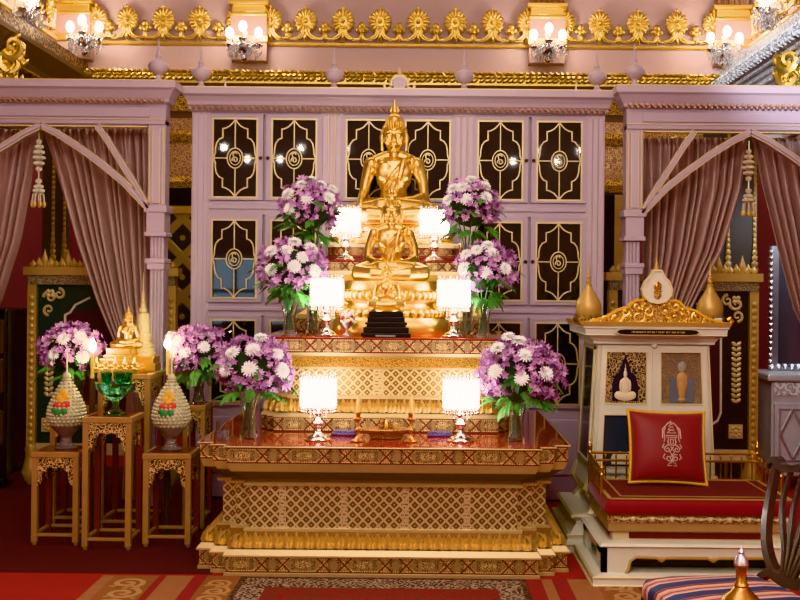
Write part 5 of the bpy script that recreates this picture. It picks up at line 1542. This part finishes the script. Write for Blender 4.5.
# name plate: black cartouche with a line of small gold characters
t = BM(); zq = dz(331.5); prism_xz(t, [(XD+x, zq+z) for x, z in ((-.255, 0), (-.235, .014), (-.20, .018), (.20, .018), (.235, .014), (.255, 0), (.235, -.014), (.20, -.018), (-.20, -.018), (-.235, -.014))], YD-.11, YD-.08); npz = obj('name_plate', t, M_black, rt)
t = BM(); strip(t, [(XD+x, zq+z) for x, z in ((-.255, 0), (-.235, .014), (-.20, .018), (.20, .018), (.235, .014), (.255, 0), (.235, -.014), (.20, -.018), (-.20, -.018), (-.235, -.014))], .004, YD-.113, YD-.09, True); rnd = random.Random(8)
x = -.16
while x < .16:
    w_ = rnd.uniform(.004, .008); box(t, XD+x, XD+x+.002, YD-.112, YD-.11, zq-.005, zq+.005); box(t, XD+x, XD+x+w_, YD-.112, YD-.11, zq+.003, zq+.005)
    if rnd.random() < .5: box(t, XD+x+w_-.002, XD+x+w_, YD-.112, YD-.11, zq-.005, zq+.004)
    x += w_ + rnd.choice((.003, .003, .008))
obj('gilt_lettering', t, M_goldpaint, npz)
# pediment: carved gilt leafwork in a rising outline
ztop_ = lambda px_, y: (dx_(px_)-XD, dz(y)-zk)
out = [(-.44, 0), (-.44, .015), (-.40, .03), (-.36, .035), (-.30, .055), (-.24, .095), (-.17, .115), (-.145, .145), (-.115, .16), (-.09, .155), (-.07, .17), (0, .20)]
out = out + [(-x, z) for x, z in reversed(out[:-1])]
t = BM(); prism_xz(t, [(XD+x, zk+z) for x, z in out], YD-.055, YD-.015); pd = obj('carved_pediment', t, M_filfine, rt)
t = BM(); strip(t, [(XD+x, zk+z) for x, z in out[2:-2]], .014, YD-.07, YD-.01); obj('gilt_outline', t, M_cord, pd)
t = BM()
rnd = random.Random(21)
for s in (-1, 1):
    for cx_, cz_, r0, a0, tn in ((.38, .018, .022, 200, 1.2), (.31, .03, .026, 160, 1.3), (.25, .052, .036, 120, 1.4), (.19, .085, .03, 60, 1.2), (.18, .035, .032, 200, 1.3), (.12, .12, .034, 100, 1.3), (.11, .055, .04, 20, 1.4), (.05, .03, .03, 300, 1.2), (.05, .09, .03, 30, 1.2)):
        q = spiral(s*cx_, cz_, r0, .005, a0, tn*s, 18)
        tube(t, [(XD+x, YD-.06, zk+z) for x, z in q], [.010*(1-.4*i/18) for i in range(19)], 6)
    for k in range(26):
        u = rnd.uniform(.02, .42); ztopu = .0 + (.17*(1-u/.45))
        ball(t, (XD+s*u, YD-.058, zk+rnd.uniform(.008, max(.012, ztopu))), (.013, .012, .016), 1)
    tube(t, [(XD+s*.42, YD-.05, zk+.0), (XD+s*.455, YD-.05, zk+.012), (XD+s*.47, YD-.05, zk+.035), (XD+s*.455, YD-.05, zk+.05), (XD+s*.44, YD-.05, zk+.04)], .012, 6)
obj('scroll_leaves', t, M_gold, pd, True)
# teardrop medallion with royal cipher and spire
zc_ = zk+.215
tear = [(0, -.075), (.05, -.065), (.082, -.03), (.09, .01), (.072, .055), (.044, .085), (.028, .115), (.024, .125)]
tear = tear + [(-x, z) for x, z in reversed(tear[1:])]
t = BM(); prism_xz(t, [(XD+x, zc_+z) for x, z in tear], YD-.085, YD-.03); md = obj('medallion', t, M_ivory, rt)
t = BM(); strip(t, [(XD+x, zc_+z) for x, z in tear], .010, YD-.092, YD-.03, True); obj('gilt_rim', t, M_cream, md)
def cipher(t, cx, cz, h, y, r):
    """royal cipher: tiered crown with rays over intertwined letters"""
    def tb(pts, rr=r): tube(t, [(cx+x*h, y, cz+z*h) for x, z in pts], rr, 5)
    tb([(0, .5), (0, .42)]); tb([(-.03, .42), (.03, .42)])
    for w_, z_ in ((.05, .36), (.075, .29), (.10, .22)): tb([(-w_, z_), (0, z_+.07), (w_, z_), (-w_, z_)])
    tb([(-.13, .16), (.13, .16)]); tb([(-.12, .12), (.12, .12)])
    for s in (-1, 1):
        tb([(s*.02, .47), (s*.12, .38), (s*.165, .24), (s*.15, .1), (s*.17, .02)]); tb([(s*.06, .45), (s*.19, .3), (s*.2, .1)])
        tb([(s*.07, .1), (s*.09, .02), (s*.06, -.05)])
        tb(spiral(s*.10, -.14, .075, .012, 90, -s*1.3, 20)); tb(spiral(s*.07, -.33, .085, .015, 60, s*1.3, 20))
        tb([(s*.17, -.02), (s*.21, -.10), (s*.17, -.12)]); tb([(s*.16, -.24), (s*.20, -.32), (s*.15, -.36)]); tb([(s*.06, -.43), (s*.10, -.50), (s*.02, -.49)])
    tb([(-.03, .08), (-.03, -.02), (.03, -.02), (.03, .08), (-.03, .08)]); tb([(-.12, -.05), (.12, -.05)])
    tb([(-.03, -.08), (.05, -.2), (-.05, -.32), (.04, -.44)]); tb([(.03, -.08), (-.05, -.2), (.05, -.32), (-.04, -.44)])
t = BM(); cipher(t, XD, zc_+.005, .105, YD-.092, .0035); obj('gilt_cipher', t, M_brass, md)
t = BM(); lathe(t, [(.024, 0), (.02, .01), (.016, .014), (.018, .02), (.01, .035), (.012, .04), (.004, .07), (.001, .12)], (XD, YD-.055, zc_+.122), 12); obj('spire', t, M_ochre, rt, True)
# onion finials on the two front corners
for x in (589.5, 707):
    Xf = PX(x, 310, YD+.17)
    Xf = XD + math.copysign(.385, Xf-XD)
    t = BM(); lathe(t, [(r_*.9, z_) for r_, z_ in [(.06, 0), (.07, .008), (.075, .03), (.085, .06), (.088, .065), (.092, .10), (.09, .125), (.075, .16), (.05, .195), (.03, .225), (.022, .245), (.026, .25), (.014, .26), (.02, .275), (.012, .285), (.016, .30), (.009, .31), (.012, .325), (.007, .335), (.004, .38), (.001, .46)]], (Xf, YD+.15, zk), 22); f_ = obj('onion_finial', t, M_ochre, rt, True)
    t = BM()
    for k in range(12):
        a = 2*PI*k/12
        ball(t, (Xf+.082*math.cos(a), YD+.15+.082*math.sin(a), zk+.035), (.016, .016, .026), 1)
    obj('petal_ring', t, M_brown, f_, True)
for x in (-.30, .40):
    t = BM(); bbox(t, XD+x-.022, XD+x+.022, YD+.0, YD+.04, zk, zk+.05, .004); o = obj('white_cube_stand', t, M_ivory, rt)

# ================================================================ RED THRONE SEAT in front of the cabinet
YT = 5.80
def tz(y, Y): return H - (y - CY - 3)*Y/F
TX0, TX1 = 1.04, 1.985; TC = (TX0+TX1)/2; TY0, TY1 = 5.75, 6.34
rt = thing('throne_seat', 'low ivory and gold throne platform with red velvet seat at right', 'throne', (TC, (TY0+TY1)/2, 0))
def tb_(o, z0, z1, m, nm, par=rt, bev=0):
    t = BM(); (bbox(t, TX0-o, TX1+o, TY0-o, TY1+.0, z0, z1, bev) if bev else box(t, TX0-o, TX1+o, TY0-o, TY1, z0, z1)); return obj(nm, t, m, par)
pl = lambda o: [(TX0-o, TY0-o), (TX1+o, TY0-o), (TX1+o, TY1), (TX0-o, TY1)]
t = BM(); loft(t, pl, [(0, .125), (.045, .125), (.055, .10), (.065, .07)]); obj('floor_plinth', t, M_ivory, rt)
t = BM()
for z, o in ((.05, .122), (.006, .126)):
    q = pl(o)
    for i in (0, 1, 3): tube(t, [(*q[i], z), (*q[(i+1) % 4], z)], .009, 6)
obj('plinth_gilt_line', t, M_cream, rt)
# apron with scooped feet
za0, za1 = .055, .205
ap = [(TX0-.07, za0), (TX0+.055, za0), (TX0+.075, za0+.03), (TX0+.085, za0+.075), (TX0+.115, za0+.095), (TC-.25, za0+.092), (TC-.22, za0+.082), (TC-.19, za0+.092), (TC+.03, za0+.092), (TC+.06, za0+.078), (TC+.09, za0+.092), (TX1-.115, za0+.095), (TX1-.085, za0+.075), (TX1-.075, za0+.03), (TX1-.055, za0), (TX1+.07, za0), (TX1+.07, za1), (TX0-.07, za1)]
t = BM(); prism_xz(t, ap, TY0-.07, TY0-.03)
for x0 in (TX0-.07, TX1+.04):
    box(t, x0, x0+.03, TY0-.07, TY0+.1, za0, za1); box(t, x0, x0+.03, TY1-.12, TY1, za0, za1); box(t, x0, x0+.03, TY0-.07, TY1, za0+.1, za1)
obj('scooped_apron', t, M_ivory, rt)
t = BM(); tube(t, [(x, TY0-.072, z) for x, z in ap[1:15]], .008, 6)
for x in (TC-.22, TC+.06): ball(t, (x, TY0-.075, za0+.085), (.02, .012, .016), 1)
obj('apron_gilt_edge', t, M_ochre, rt, True)
t = BM(); box(t, TX0+.02, TX1-.02, TY0+.05, TY1, za0, za1); obj('dark_underside', t, M_black, rt)
t = BM(); loft(t, pl, [(.204, .08), (.209, .085), (.222, .07), (.226, .03)]); obj('ivory_step', t, M_ivory, rt)
t = BM(); box(t, TX0-.0, TX1+.0, TY0-.0, TY1, .224, .280); fr = obj('inset_frame', t, M_cream, rt)
t = BM(); box(t, TX0+.09, TX1-.09, TY0-.006, TY0+.01, .236, .268); box(t, TX0-.006, TX0+.01, TY0+.08, TY1-.08, .236, .268); obj('red_inset', t, M_maroon, fr)
t = BM(); bbox(t, TX0-.03, TX1+.03, TY0-.03, TY1, .278, .328, .006); obj('gilt_step', t, mat('dull_tan_gilt', (0.44, 0.31, 0.15), .42, .3, .1, 12), rt)
t = BM(); box(t, TX0-.035, TX1+.035, TY0-.035, TY1, .326, .370); gb = obj('leaf_band', t, filigree('dull_gilt_band', (0.55, 0.38, 0.18), (0.16, 0.07, 0.04), 40, .4), rt)
t = BM(); n = 9
for i in range(n):
    x = TX0 + (i+.5)*(TX1-TX0)/n
    for e in (-1, 1):
        for k in range(3): ball(t, (x+e*(.012+.014*k), TY0-.038, .348+.004*k), (.016, .008, .007), 1, Matrix.Rotation(-e*.5, 3, 'Y'))
    ball(t, (x, TY0-.038, .348), (.01, .01, .012), 1)
    ball(t, (x+.5*(TX1-TX0)/n, TY0-.038, .348), (.016, .01, .016), 1)
obj('gilt_leaves', t, M_cream, gb, True)
t = BM(); bbox(t, TX0-.05, TX1+.05, TY0-.06, TY1-.02, .366, .452, .028, seg=4)
for v in t.verts:
    if v.co.y < TY0: v.co.x += .006*math.sin(v.co.z*90)
ms = obj('velvet_mattress', t, M_velvet, rt, True)
t = BM(); bbox(t, TX0-.025, TX1+.025, TY0-.035, TY1-.03, .446, .457, .004); mc = obj('maroon_cover', t, M_maroon, rt)
t = BM()
for o, w_ in ((.0, .022), (.07, .010)):
    strip_ = [(TX0-.02+o, TY0-.03+o), (TX1+.02-o, TY0-.03+o), (TX1+.02-o, TY1-.03-o*.3), (TX0-.02+o, TY1-.03-o*.3)]
    for i in range(4):
        a, c = strip_[i], strip_[(i+1) % 4]
        if a[0] == c[0]: box(t, a[0]-w_/2, a[0]+w_/2, min(a[1], c[1]), max(a[1], c[1]), .455, .4595)
        else: box(t, min(a[0], c[0]), max(a[0], c[0]), a[1]-w_/2, a[1]+w_/2, .455, .4595)
obj('gold_braid', t, M_ochre, mc)
# railing: posts, rails and balusters along the back and both sides
def rpost(x, y, z1):
    t = BM(); lathe(t, [(.012, .36), (.014, .38), (.010, .41), (.011, z1-.06), (.017, z1-.05), (.010, z1-.04), (.014, z1-.02), (.016, z1-.01), (.006, z1+.004), (.002, z1+.03)], (x, y, 0), 10); obj('railing_post', t, M_brass, rt, True)
yb_ = TY1-.005
xl, xr = TX0-.035, TX1+.03
rpost(xl, yb_, .665); rpost(xr, yb_, .665); rpost(xl, TY0+.16, .605); rpost(xr, TY0+.16, .605)
def rail_(a, c, nb):
    t = BM(); a, c = Vector(a), Vector(c)
    for dz_ in (0, -.045): tube(t, [a+Vector((0, 0, dz_)), c+Vector((0, 0, dz_))], .008, 6)
    for i in range(nb):
        p = a.lerp(c, (i+.5)/nb); ball(t, p+Vector((0, 0, -.022)), (.006, .006, .02), 1)
    base0, base1 = Vector((a.x, a.y, .415)), Vector((c.x, c.y, .415))
    for i in range(nb):
        p = a.lerp(c, (i+.5)/nb); tube(t, [(p.x, p.y, .41), (p.x, p.y, p.z-.045)], .0045, 5)
    obj('railing', t, M_brass, rt, True)
rail_((xl, yb_, .61), (xr, yb_, .61), 16); rail_((xl, TY0+.16, .565), (xl, yb_, .61), 7); rail_((xr, TY0+.16, .565), (xr, yb_, .61), 7)
# ---- cushion leaning on the back rail
k = F/6.22
cw, ch = .45, .425
rt = thing('cushion', 'red square cushion with gold cord and royal cipher leaning on the throne', 'cushion', (PX(667, 482, 6.12), 6.09, .473))
M = Matrix.Rotation(-.30, 4, 'X') @ Matrix.Rotation(R(1.5), 4, 'Y')
t = BM(); N = 22; G = {}
for side in (-1, 1):
    for i in range(N+1):
        for j in range(N+1):
            u, v = -1+2*i/N, -1+2*j/N
            pin = 1 - .055*(1-abs(v)**2.2)*1 ; pin2 = 1 - .055*(1-abs(u)**2.2)
            d = max(0, (1-abs(u)**2.6)*(1-abs(v)**2.6))**.55*.075
            G[side, i, j] = t.verts.new((u*cw/2*pin, side*d, ch/2 + v*ch/2*pin2))
for side in (-1, 1):
    for i in range(N):
        for j in range(N):
            q = [G[side, i, j], G[side, i+1, j], G[side, i+1, j+1], G[side, i, j+1]]
            t.faces.new(q if side < 0 else q[::-1])
bmesh.ops.remove_doubles(t, verts=t.verts, dist=.0008)
obj('cushion_cover', t, M_pillow, rt, 'all', world=False, M=M)
t = BM(); pts = []
for (a, c) in (((-1, -1), (1, -1)), ((1, -1), (1, 1)), ((1, 1), (-1, 1)), ((-1, 1), (-1, -1))):
    for i in range(18):
        u = a[0]+(c[0]-a[0])*i/18; v = a[1]+(c[1]-a[1])*i/18
        pts.append(Vector((u*cw/2*(1-.055*(1-abs(v)**2.2)), 0, ch/2+v*ch/2*(1-.055*(1-abs(u)**2.2)))))
pts.append(pts[0])
tube(t, pts, .0075, 6)
for i, p in enumerate(pts[:-1]):
    c = pts[i+1]
    for f in (0, .5): ball(t, p.lerp(c, f), (.011, .011, .011), 1)
obj('gold_cord', t, M_cord, rt, True, world=False, M=M)
t = BM(); cipher(t, .012, .225, .265, -.071, .0038)
for v in t.verts:
    u, w_ = v.co.x/(cw/2), (v.co.z-ch/2)/(ch/2)
    v.co.y += .075 - max(0, (1-abs(u)**2.6)*(1-abs(w_)**2.6))**.55*.075 - .006
obj('embroidered_cipher', t, mat('silver_pink_thread', (0.55, 0.37, 0.31), .5, .2), rt, True, world=False, M=M)

# ================================================================ CHAIR, BOTTLE AND ITS TABLE in the foreground
cpos = Vector((1.18, 3.91, .0085)); crz = R(-75)
rt = thing('dining_chair', 'dark mahogany shield-back chair with blue and pink striped seat', 'chair', cpos, None, crz)
M_stripe, nt, bb = newmat('striped_upholstery'); co, (sx_, sy_, sz_) = coords(nt)
q = ((sx_/.135).fr())
col = mixc(nt, q.lt(.40), (0.50, 0.22, 0.17), (0.035, 0.045, 0.12))
col = mixc(nt, (q - .47).ab().lt(.05), col, (0.18, 0.02, 0.03)); col = mixc(nt, (q - .62).ab().lt(.05), col, (0.55, 0.40, 0.30)); col = mixc(nt, (q - .80).ab().lt(.035), col, (0.20, 0.02, 0.04)); col = mixc(nt, (q - .955).ab().lt(.04), col, (0.60, 0.42, 0.34))
nt.links.new(col, bb.inputs['Base Color']); bb.inputs['Roughness'].default_value = .7
def seatplan(s, z): return [Vector((x*s, y*s, z)) for x, y in ([(-.21, .20), (-.265, -.18), (-.255, -.26), (-.19, -.30), (0, -.312), (.19, -.30), (.255, -.26), (.265, -.18), (.21, .20), (0, .215)])]
t = BM(); rings(t, [seatplan(.97, .40), seatplan(1.0, .415), seatplan(1.0, .445), seatplan(.97, .462), seatplan(.85, .475), seatplan(.5, .483)]); obj('seat', t, M_stripe, rt, True, world=False)
t = BM(); rings(t, [seatplan(.985, .34), seatplan(.985, .40)]); obj('seat_rail', t, M_chair, rt, world=False)
for s in (-1, 1):
    t = BM(); bbox(t, s*.23-.022, s*.23+.022, -.275, -.231, 0, .40, .004); obj('leg', t, M_chair, rt, world=False)
    t = BM(); tube(t, [(s*.19, .25, 0), (s*.19, .20, .2), (s*.19, .185, .4)], .022, 8); obj('leg', t, M_chair, rt, True, world=False)
def bp(x, z):                      # backrest plane leaning backwards
    return Vector((x, .19 + (z-.45)*.30, z))
def bar(pts, w, m_, nm, parent, d=.026):
    """flat curved bar on the backrest plane"""
    t = BM(); rs = []; pts = [Vector((p[0], p[1])) for p in pts]
    W_ = list(w) if isinstance(w, (list, tuple)) else [w]*len(pts); P2, W2 = [], []
    for i in range(len(pts)-1):                                     # smooth the curve through its points
        p0, p1, p2, p3 = pts[max(i-1, 0)], pts[i], pts[i+1], pts[min(i+2, len(pts)-1)]
        for k in range(4):
            u = k/4; P2.append(.5*((2*p1) + (p2-p0)*u + (2*p0-5*p1+4*p2-p3)*u*u + (3*p1-p0-3*p2+p3)*u**3)); W2.append(W_[i] + (W_[i+1]-W_[i])*u)
    pts = P2 + [pts[-1]]; w = W2 + [W_[-1]]
    for i, p in enumerate(pts):
        a, c = pts[max(i-1, 0)], pts[min(i+1, len(pts)-1)]; tt = (c-a).normalized(); n_ = Vector((-tt.y, tt.x))
        ww = w[i] if isinstance(w, (list, tuple)) else w
        ring = []
        for q_, dd in ((-1, -1), (1, -1), (1, 1), (-1, 1)):
            v = p + n_*ww/2*q_; b3 = bp(v.x, v.y); b3.y += dd*d/2; ring.append(b3)
        rs.append(ring)
    rings(t, rs); return obj(nm, t, m_, parent, False, world=False)
for s in (-1, 1):
    bar([(s*.06, .50), (s*.13, .54), (s*.19, .61), (s*.225, .71), (s*.24, .81), (s*.248, .89)], [.03, .032, .034, .034, .032, .03], M_chair, 'back_stile', rt, .03)
    bar([(s*.18, .42), (s*.15, .47), (s*.09, .515)], .032, M_chair, 'back_support', rt, .034)
bar([(-.285, .865), (-.292, .885), (-.28, .902), (-.25, .905), (-.20, .885), (-.12, .895), (0, .93), (.12, .895), (.20, .885), (.25, .905), (.28, .902), (.292, .885), (.285, .865)], [.014, .018, .024, .028, .028, .028, .032, .028, .028, .028, .024, .018, .014], M_chair, 'top_rail', rt, .034)
bar([(-.09, .505), (0, .495), (.09, .505)], .04, M_chair, 'shoe_rail', rt, .034)
for x in (-.15, -.075, 0, .075, .15):
    bar([(x*.25, .505), (x*.40, .59), (x*.80, .69), (x*1.02, .78), (x*.98, .90)], [.016, .018, .024, .020, .018], M_chair, 'splat', rt, .016)
Yb_ = 3.40; Xb = PX(741, 590, Yb_); zb_ = .50
rt = thing('brass_bottle', 'tall-necked brass water bottle at the bottom edge in front of the chair', 'bottle', (Xb, Yb_, zb_))
t = BM(); lathe(t, [(.045, 0), (.05, .006), (.042, .016), (.06, .035), (.072, .06), (.070, .085), (.052, .11), (.03, .128), (.022, .14), (.024, .146), (.018, .155), (.016, .185), (.018, .20), (.023, .205), (.024, .212)], (0, 0, 0), 28); obj('bottle_body', t, M_brass, rt, True, world=False)
t = BM(); lathe(t, [(.024, .212), (.022, .225), (.014, .240), (.008, .245), (.010, .252), (.004, .262), (.001, .272)], (0, 0, 0), 20); obj('stopper', t, M_silver, rt, True, world=False)
rt = thing('side_table', 'small dark round table under the brass bottle below the frame', 'table', (Xb, Yb_-.05, 0))
t = BM(); lathe(t, [(.16, .47), (.17, .475), (.17, .49), (.16, .498), (0, .498)], (0, 0, 0), 28); obj('tabletop', t, M_chair, rt, True, world=False)
t = BM(); lathe(t, [(.03, .05), (.045, .12), (.022, .25), (.035, .4), (.05, .472)], (0, 0, 0), 16); obj('pedestal', t, M_chair, rt, True, world=False)
for i in range(3):
    a = 2*PI*i/3; t = BM(); tube(t, [(0, 0, .1), (.09*math.cos(a), .09*math.sin(a), .06), (.15*math.cos(a), .15*math.sin(a), .015)], [.022, .02, .015], 8); obj('leg', t, M_chair, rt, True, world=False)

# ================================================================ RUGS
def rug_mat(name, field, fig, scale, metal=0):
    m, nt, b = newmat(name); co, (x, y, z) = coords(nt)
    d = vor(nt, co, scale); n = noise(nt, co, scale*1.4)
    k = ((d*11.0 + n*4.0).sin()).step(0.1, 0.5)
    nt.links.new(mixc(nt, k, field, fig), b.inputs['Base Color']); b.inputs['Roughness'].default_value = .95
    bump(nt, b, noise(nt, co, 300), .3, .003); return m
def slab(name, x0, x1, y0, y1, z0, z1, m, parent=None):
    t = BM(); box(t, x0, x1, y0, y1, z0, z1); return obj(name, t, m, parent)
fx = lambda px, y: PX(px, y, H*F/(y-CY))
def fy(y): return H*F/(y-CY)
# patterned red Persian rug in front of the altar
o = thing('persian_rug', 'patterned red Persian rug with dark floral border in front of the altar', 'rug', (AX, 4.6, 0))
x0, x1 = PX(237, 590, 5.6), PX(527, 590, 5.6)
slab('dark_border', x0, x1, 3.2, 5.735, .001, .010, rug_mat('rug_dark_floral', (0.03, 0.012, 0.010), (0.15, 0.09, 0.06), 30), o)
slab('red_field', x0+.16, x1-.16, 3.2, 5.53, .010, .0115, rug_mat('rug_red_floral', (0.25, 0.014, 0.014), (0.15, 0.045, 0.03), 30), o)
slab('border_line', x0+.03, x1-.03, 3.2, 5.70, .0102, .0108, rug_mat('rug_dark_floral_fine', (0.06, 0.025, 0.02), (0.40, 0.30, 0.2), 34), o)
# tan scroll border runners on both sides
M_tanscroll = mat('tan_scroll_ground', (0.28, 0.11, 0.05), .95, 0, .15, 20); M_scroll = mat('tan_scroll_pile', (0.46, 0.27, 0.12), .95, 0, .15, 20)
def runner(lab, xs, mats, rot):
    o = thing('carpet_border', lab, 'carpet border', ((xs[0]+xs[-1])/2, 4.8, 0))
    for i in range(len(xs)-1):
        slab(('outer_stripe', 'scroll_band', 'inner_stripe', 'dotted_stripe', 'red_stripe', 'edge_scroll')[i % 6], xs[i], xs[i+1], 2.8, 5.75, .001, .005 + .0006*i, mats[i], o)
        if mats[i] is M_tanscroll:
            sc_ = BM(); wd_ = xs[i+1]-xs[i]; r_ = wd_*.40
            for k in range(14):
                q = spiral(0, 0, r_, r_*.12, 90 + 180*(k % 2), 1.6*(1 if k % 2 else -1), 30)
                cy_ = 5.6 - k*r_*1.9; cx_ = (xs[i]+xs[i+1])/2 + (r_*.12 if k % 2 else -r_*.12)
                tmp = BM(); strip(tmp, q, r_*.30, -.0012, 0); bmesh.ops.transform(tmp, matrix=Matrix.Translation((cx_, cy_, .0068+.0006*i)) @ Matrix.Rotation(PI/2, 4, 'X'), verts=tmp.verts); merge(sc_, tmp)
                for a_ in range(5): box(sc_, cx_+r_*.8*math.cos(a_*1.3)-.012, cx_+r_*.8*math.cos(a_*1.3)+.012, cy_-r_*.95+.01*a_, cy_-r_*.95+.01*a_+.02, .005, .0062+.0006*i)
            obj('scroll_pattern', sc_, M_scroll, o)
    return o
M_red2 = mat('red_stripe_pile', (0.26, 0.03, 0.03), .95, 0, .2, 20); M_tan2 = mat('tan_stripe_pile', (0.34, 0.15, 0.075), .95, 0, .2, 20)
xs = [PX(v, 590, 5.55) for v in (92, 104, 150, 158, 186, 200, 235)]
runner('tan scroll carpet border with stripes left of the Persian rug', xs, [M_tan2, M_tanscroll, M_red2, M_tan2, M_red2, M_tanscroll], 0)
xs = [PX(v, 590, 5.55) for v in (529, 545, 556, 572, 600, 640, 660)]
runner('tan scroll carpet border with stripes right of the Persian rug', xs, [M_red2, M_tan2, M_red2, M_tan2, M_tanscroll, M_red2], 0)
# dark maroon sheet: floor shade under and behind the stools, put into colour
o = slab('maroon_floor_shade', -3.7, PX(215, 560, 5.9), 5.80, 9.2, .0003, .0015, mat('maroon_shade_tone', (0.075, 0.010, 0.012), .95, 0, .2, 20)); tag(o, 'dark maroon sheet of painted shade under the gilt offering stools', 'painted shade')

# ================================================================ LIGHT AND CAMERA
def area(name, loc, size, power, color, rot=(0, 0, 0), sy=None):
    l = bpy.data.lights.new(name, 'AREA'); l.energy = power; l.color = color; l.size = size
    if sy: l.shape = 'RECTANGLE'; l.size_y = sy
    o = bpy.data.objects.new(name, l); COL.objects.link(o); o.location = loc; o.rotation_euler = rot
    return o
WARM = (1.0, 0.94, 0.86)
area('ceiling_fill_light', (-.2, 3.6, 5.6), 2.0, 80, WARM)  # added soft panel for general room light, out of view
for cxx, n_ in ((-3.1, 3), (-1.75, 4), (1.85, 4), (2.9, 3)):
    for q in range(n_):
        l = bpy.data.lights.new('chandelier_bulb', 'POINT'); l.energy = 20; l.color = (1.0, 0.94, 0.86); l.shadow_soft_size = .022
        o = bpy.data.objects.new('chandelier_bulb', l); COL.objects.link(o); o.location = (cxx + .34*(q-(n_-1)/2), -.5 + .12*(q % 2), 3.55 + .16*(q % 2))
for q in range(8):
    l = bpy.data.lights.new('front_fill_point', 'POINT'); l.energy = 38; l.color = (1.0, 0.95, 0.88); l.shadow_soft_size = .08  # added ring of unseen points, brightens the altar and throne fronts
    o = bpy.data.objects.new('front_fill_point', l); COL.objects.link(o); o.location = (-.2 + .5*math.cos(q*PI/4), .9 + .5*math.sin(q*PI/4), 4.3)
area('upper_wall_light', (-.2, 8.9, 5.9), 4.6, 60, (1.0, 0.84, 0.68), (R(-10), 0, 0), 1.0)
l = bpy.data.lights.new('cornice_fill_spot', 'SPOT'); l.energy = 5200; l.color = (0.76, 0.88, 1.0); l.spot_size = R(13); l.spot_blend = .5; l.shadow_soft_size = .15  # added cool spot that brightens the right cornice
o = bpy.data.objects.new('cornice_fill_spot', l); COL.objects.link(o); o.location = (-.6, -1.4, 3.45); o.rotation_euler = (Vector((3.3, 8.6, 3.72)) - o.location).to_track_quat('-Z', 'Y').to_euler()
area('sideboard_fill', (3.0, 8.12, 2.3), .3, 9, (0.75, 0.86, 1.0), (R(25), 0, 0), .6)  # added cool fill hidden behind the curtain, brightens the sideboard
W = bpy.data.worlds.new('World'); SC.world = W; W.use_nodes = True
W.node_tree.nodes['Background'].inputs[0].default_value = (0.03, 0.022, 0.018, 1)
cam = bpy.data.cameras.new('Camera'); co_ = bpy.data.objects.new('Camera', cam); COL.objects.link(co_)
cam.sensor_fit = 'HORIZONTAL'; cam.sensor_width = 36; cam.lens = F/800*36
cam.shift_x = -(CX-400)/800; cam.shift_y = (CY-300)/800
co_.matrix_world = Matrix.Translation((0, 0, H)) @ Matrix.Rotation(PI/2, 4, 'X') @ Matrix.Rotation(ROLL, 4, 'Z')
SC.camera = co_
SC.view_settings.view_transform = 'Khronos PBR Neutral'; SC.view_settings.look = 'None'; SC.view_settings.exposure = 0.2
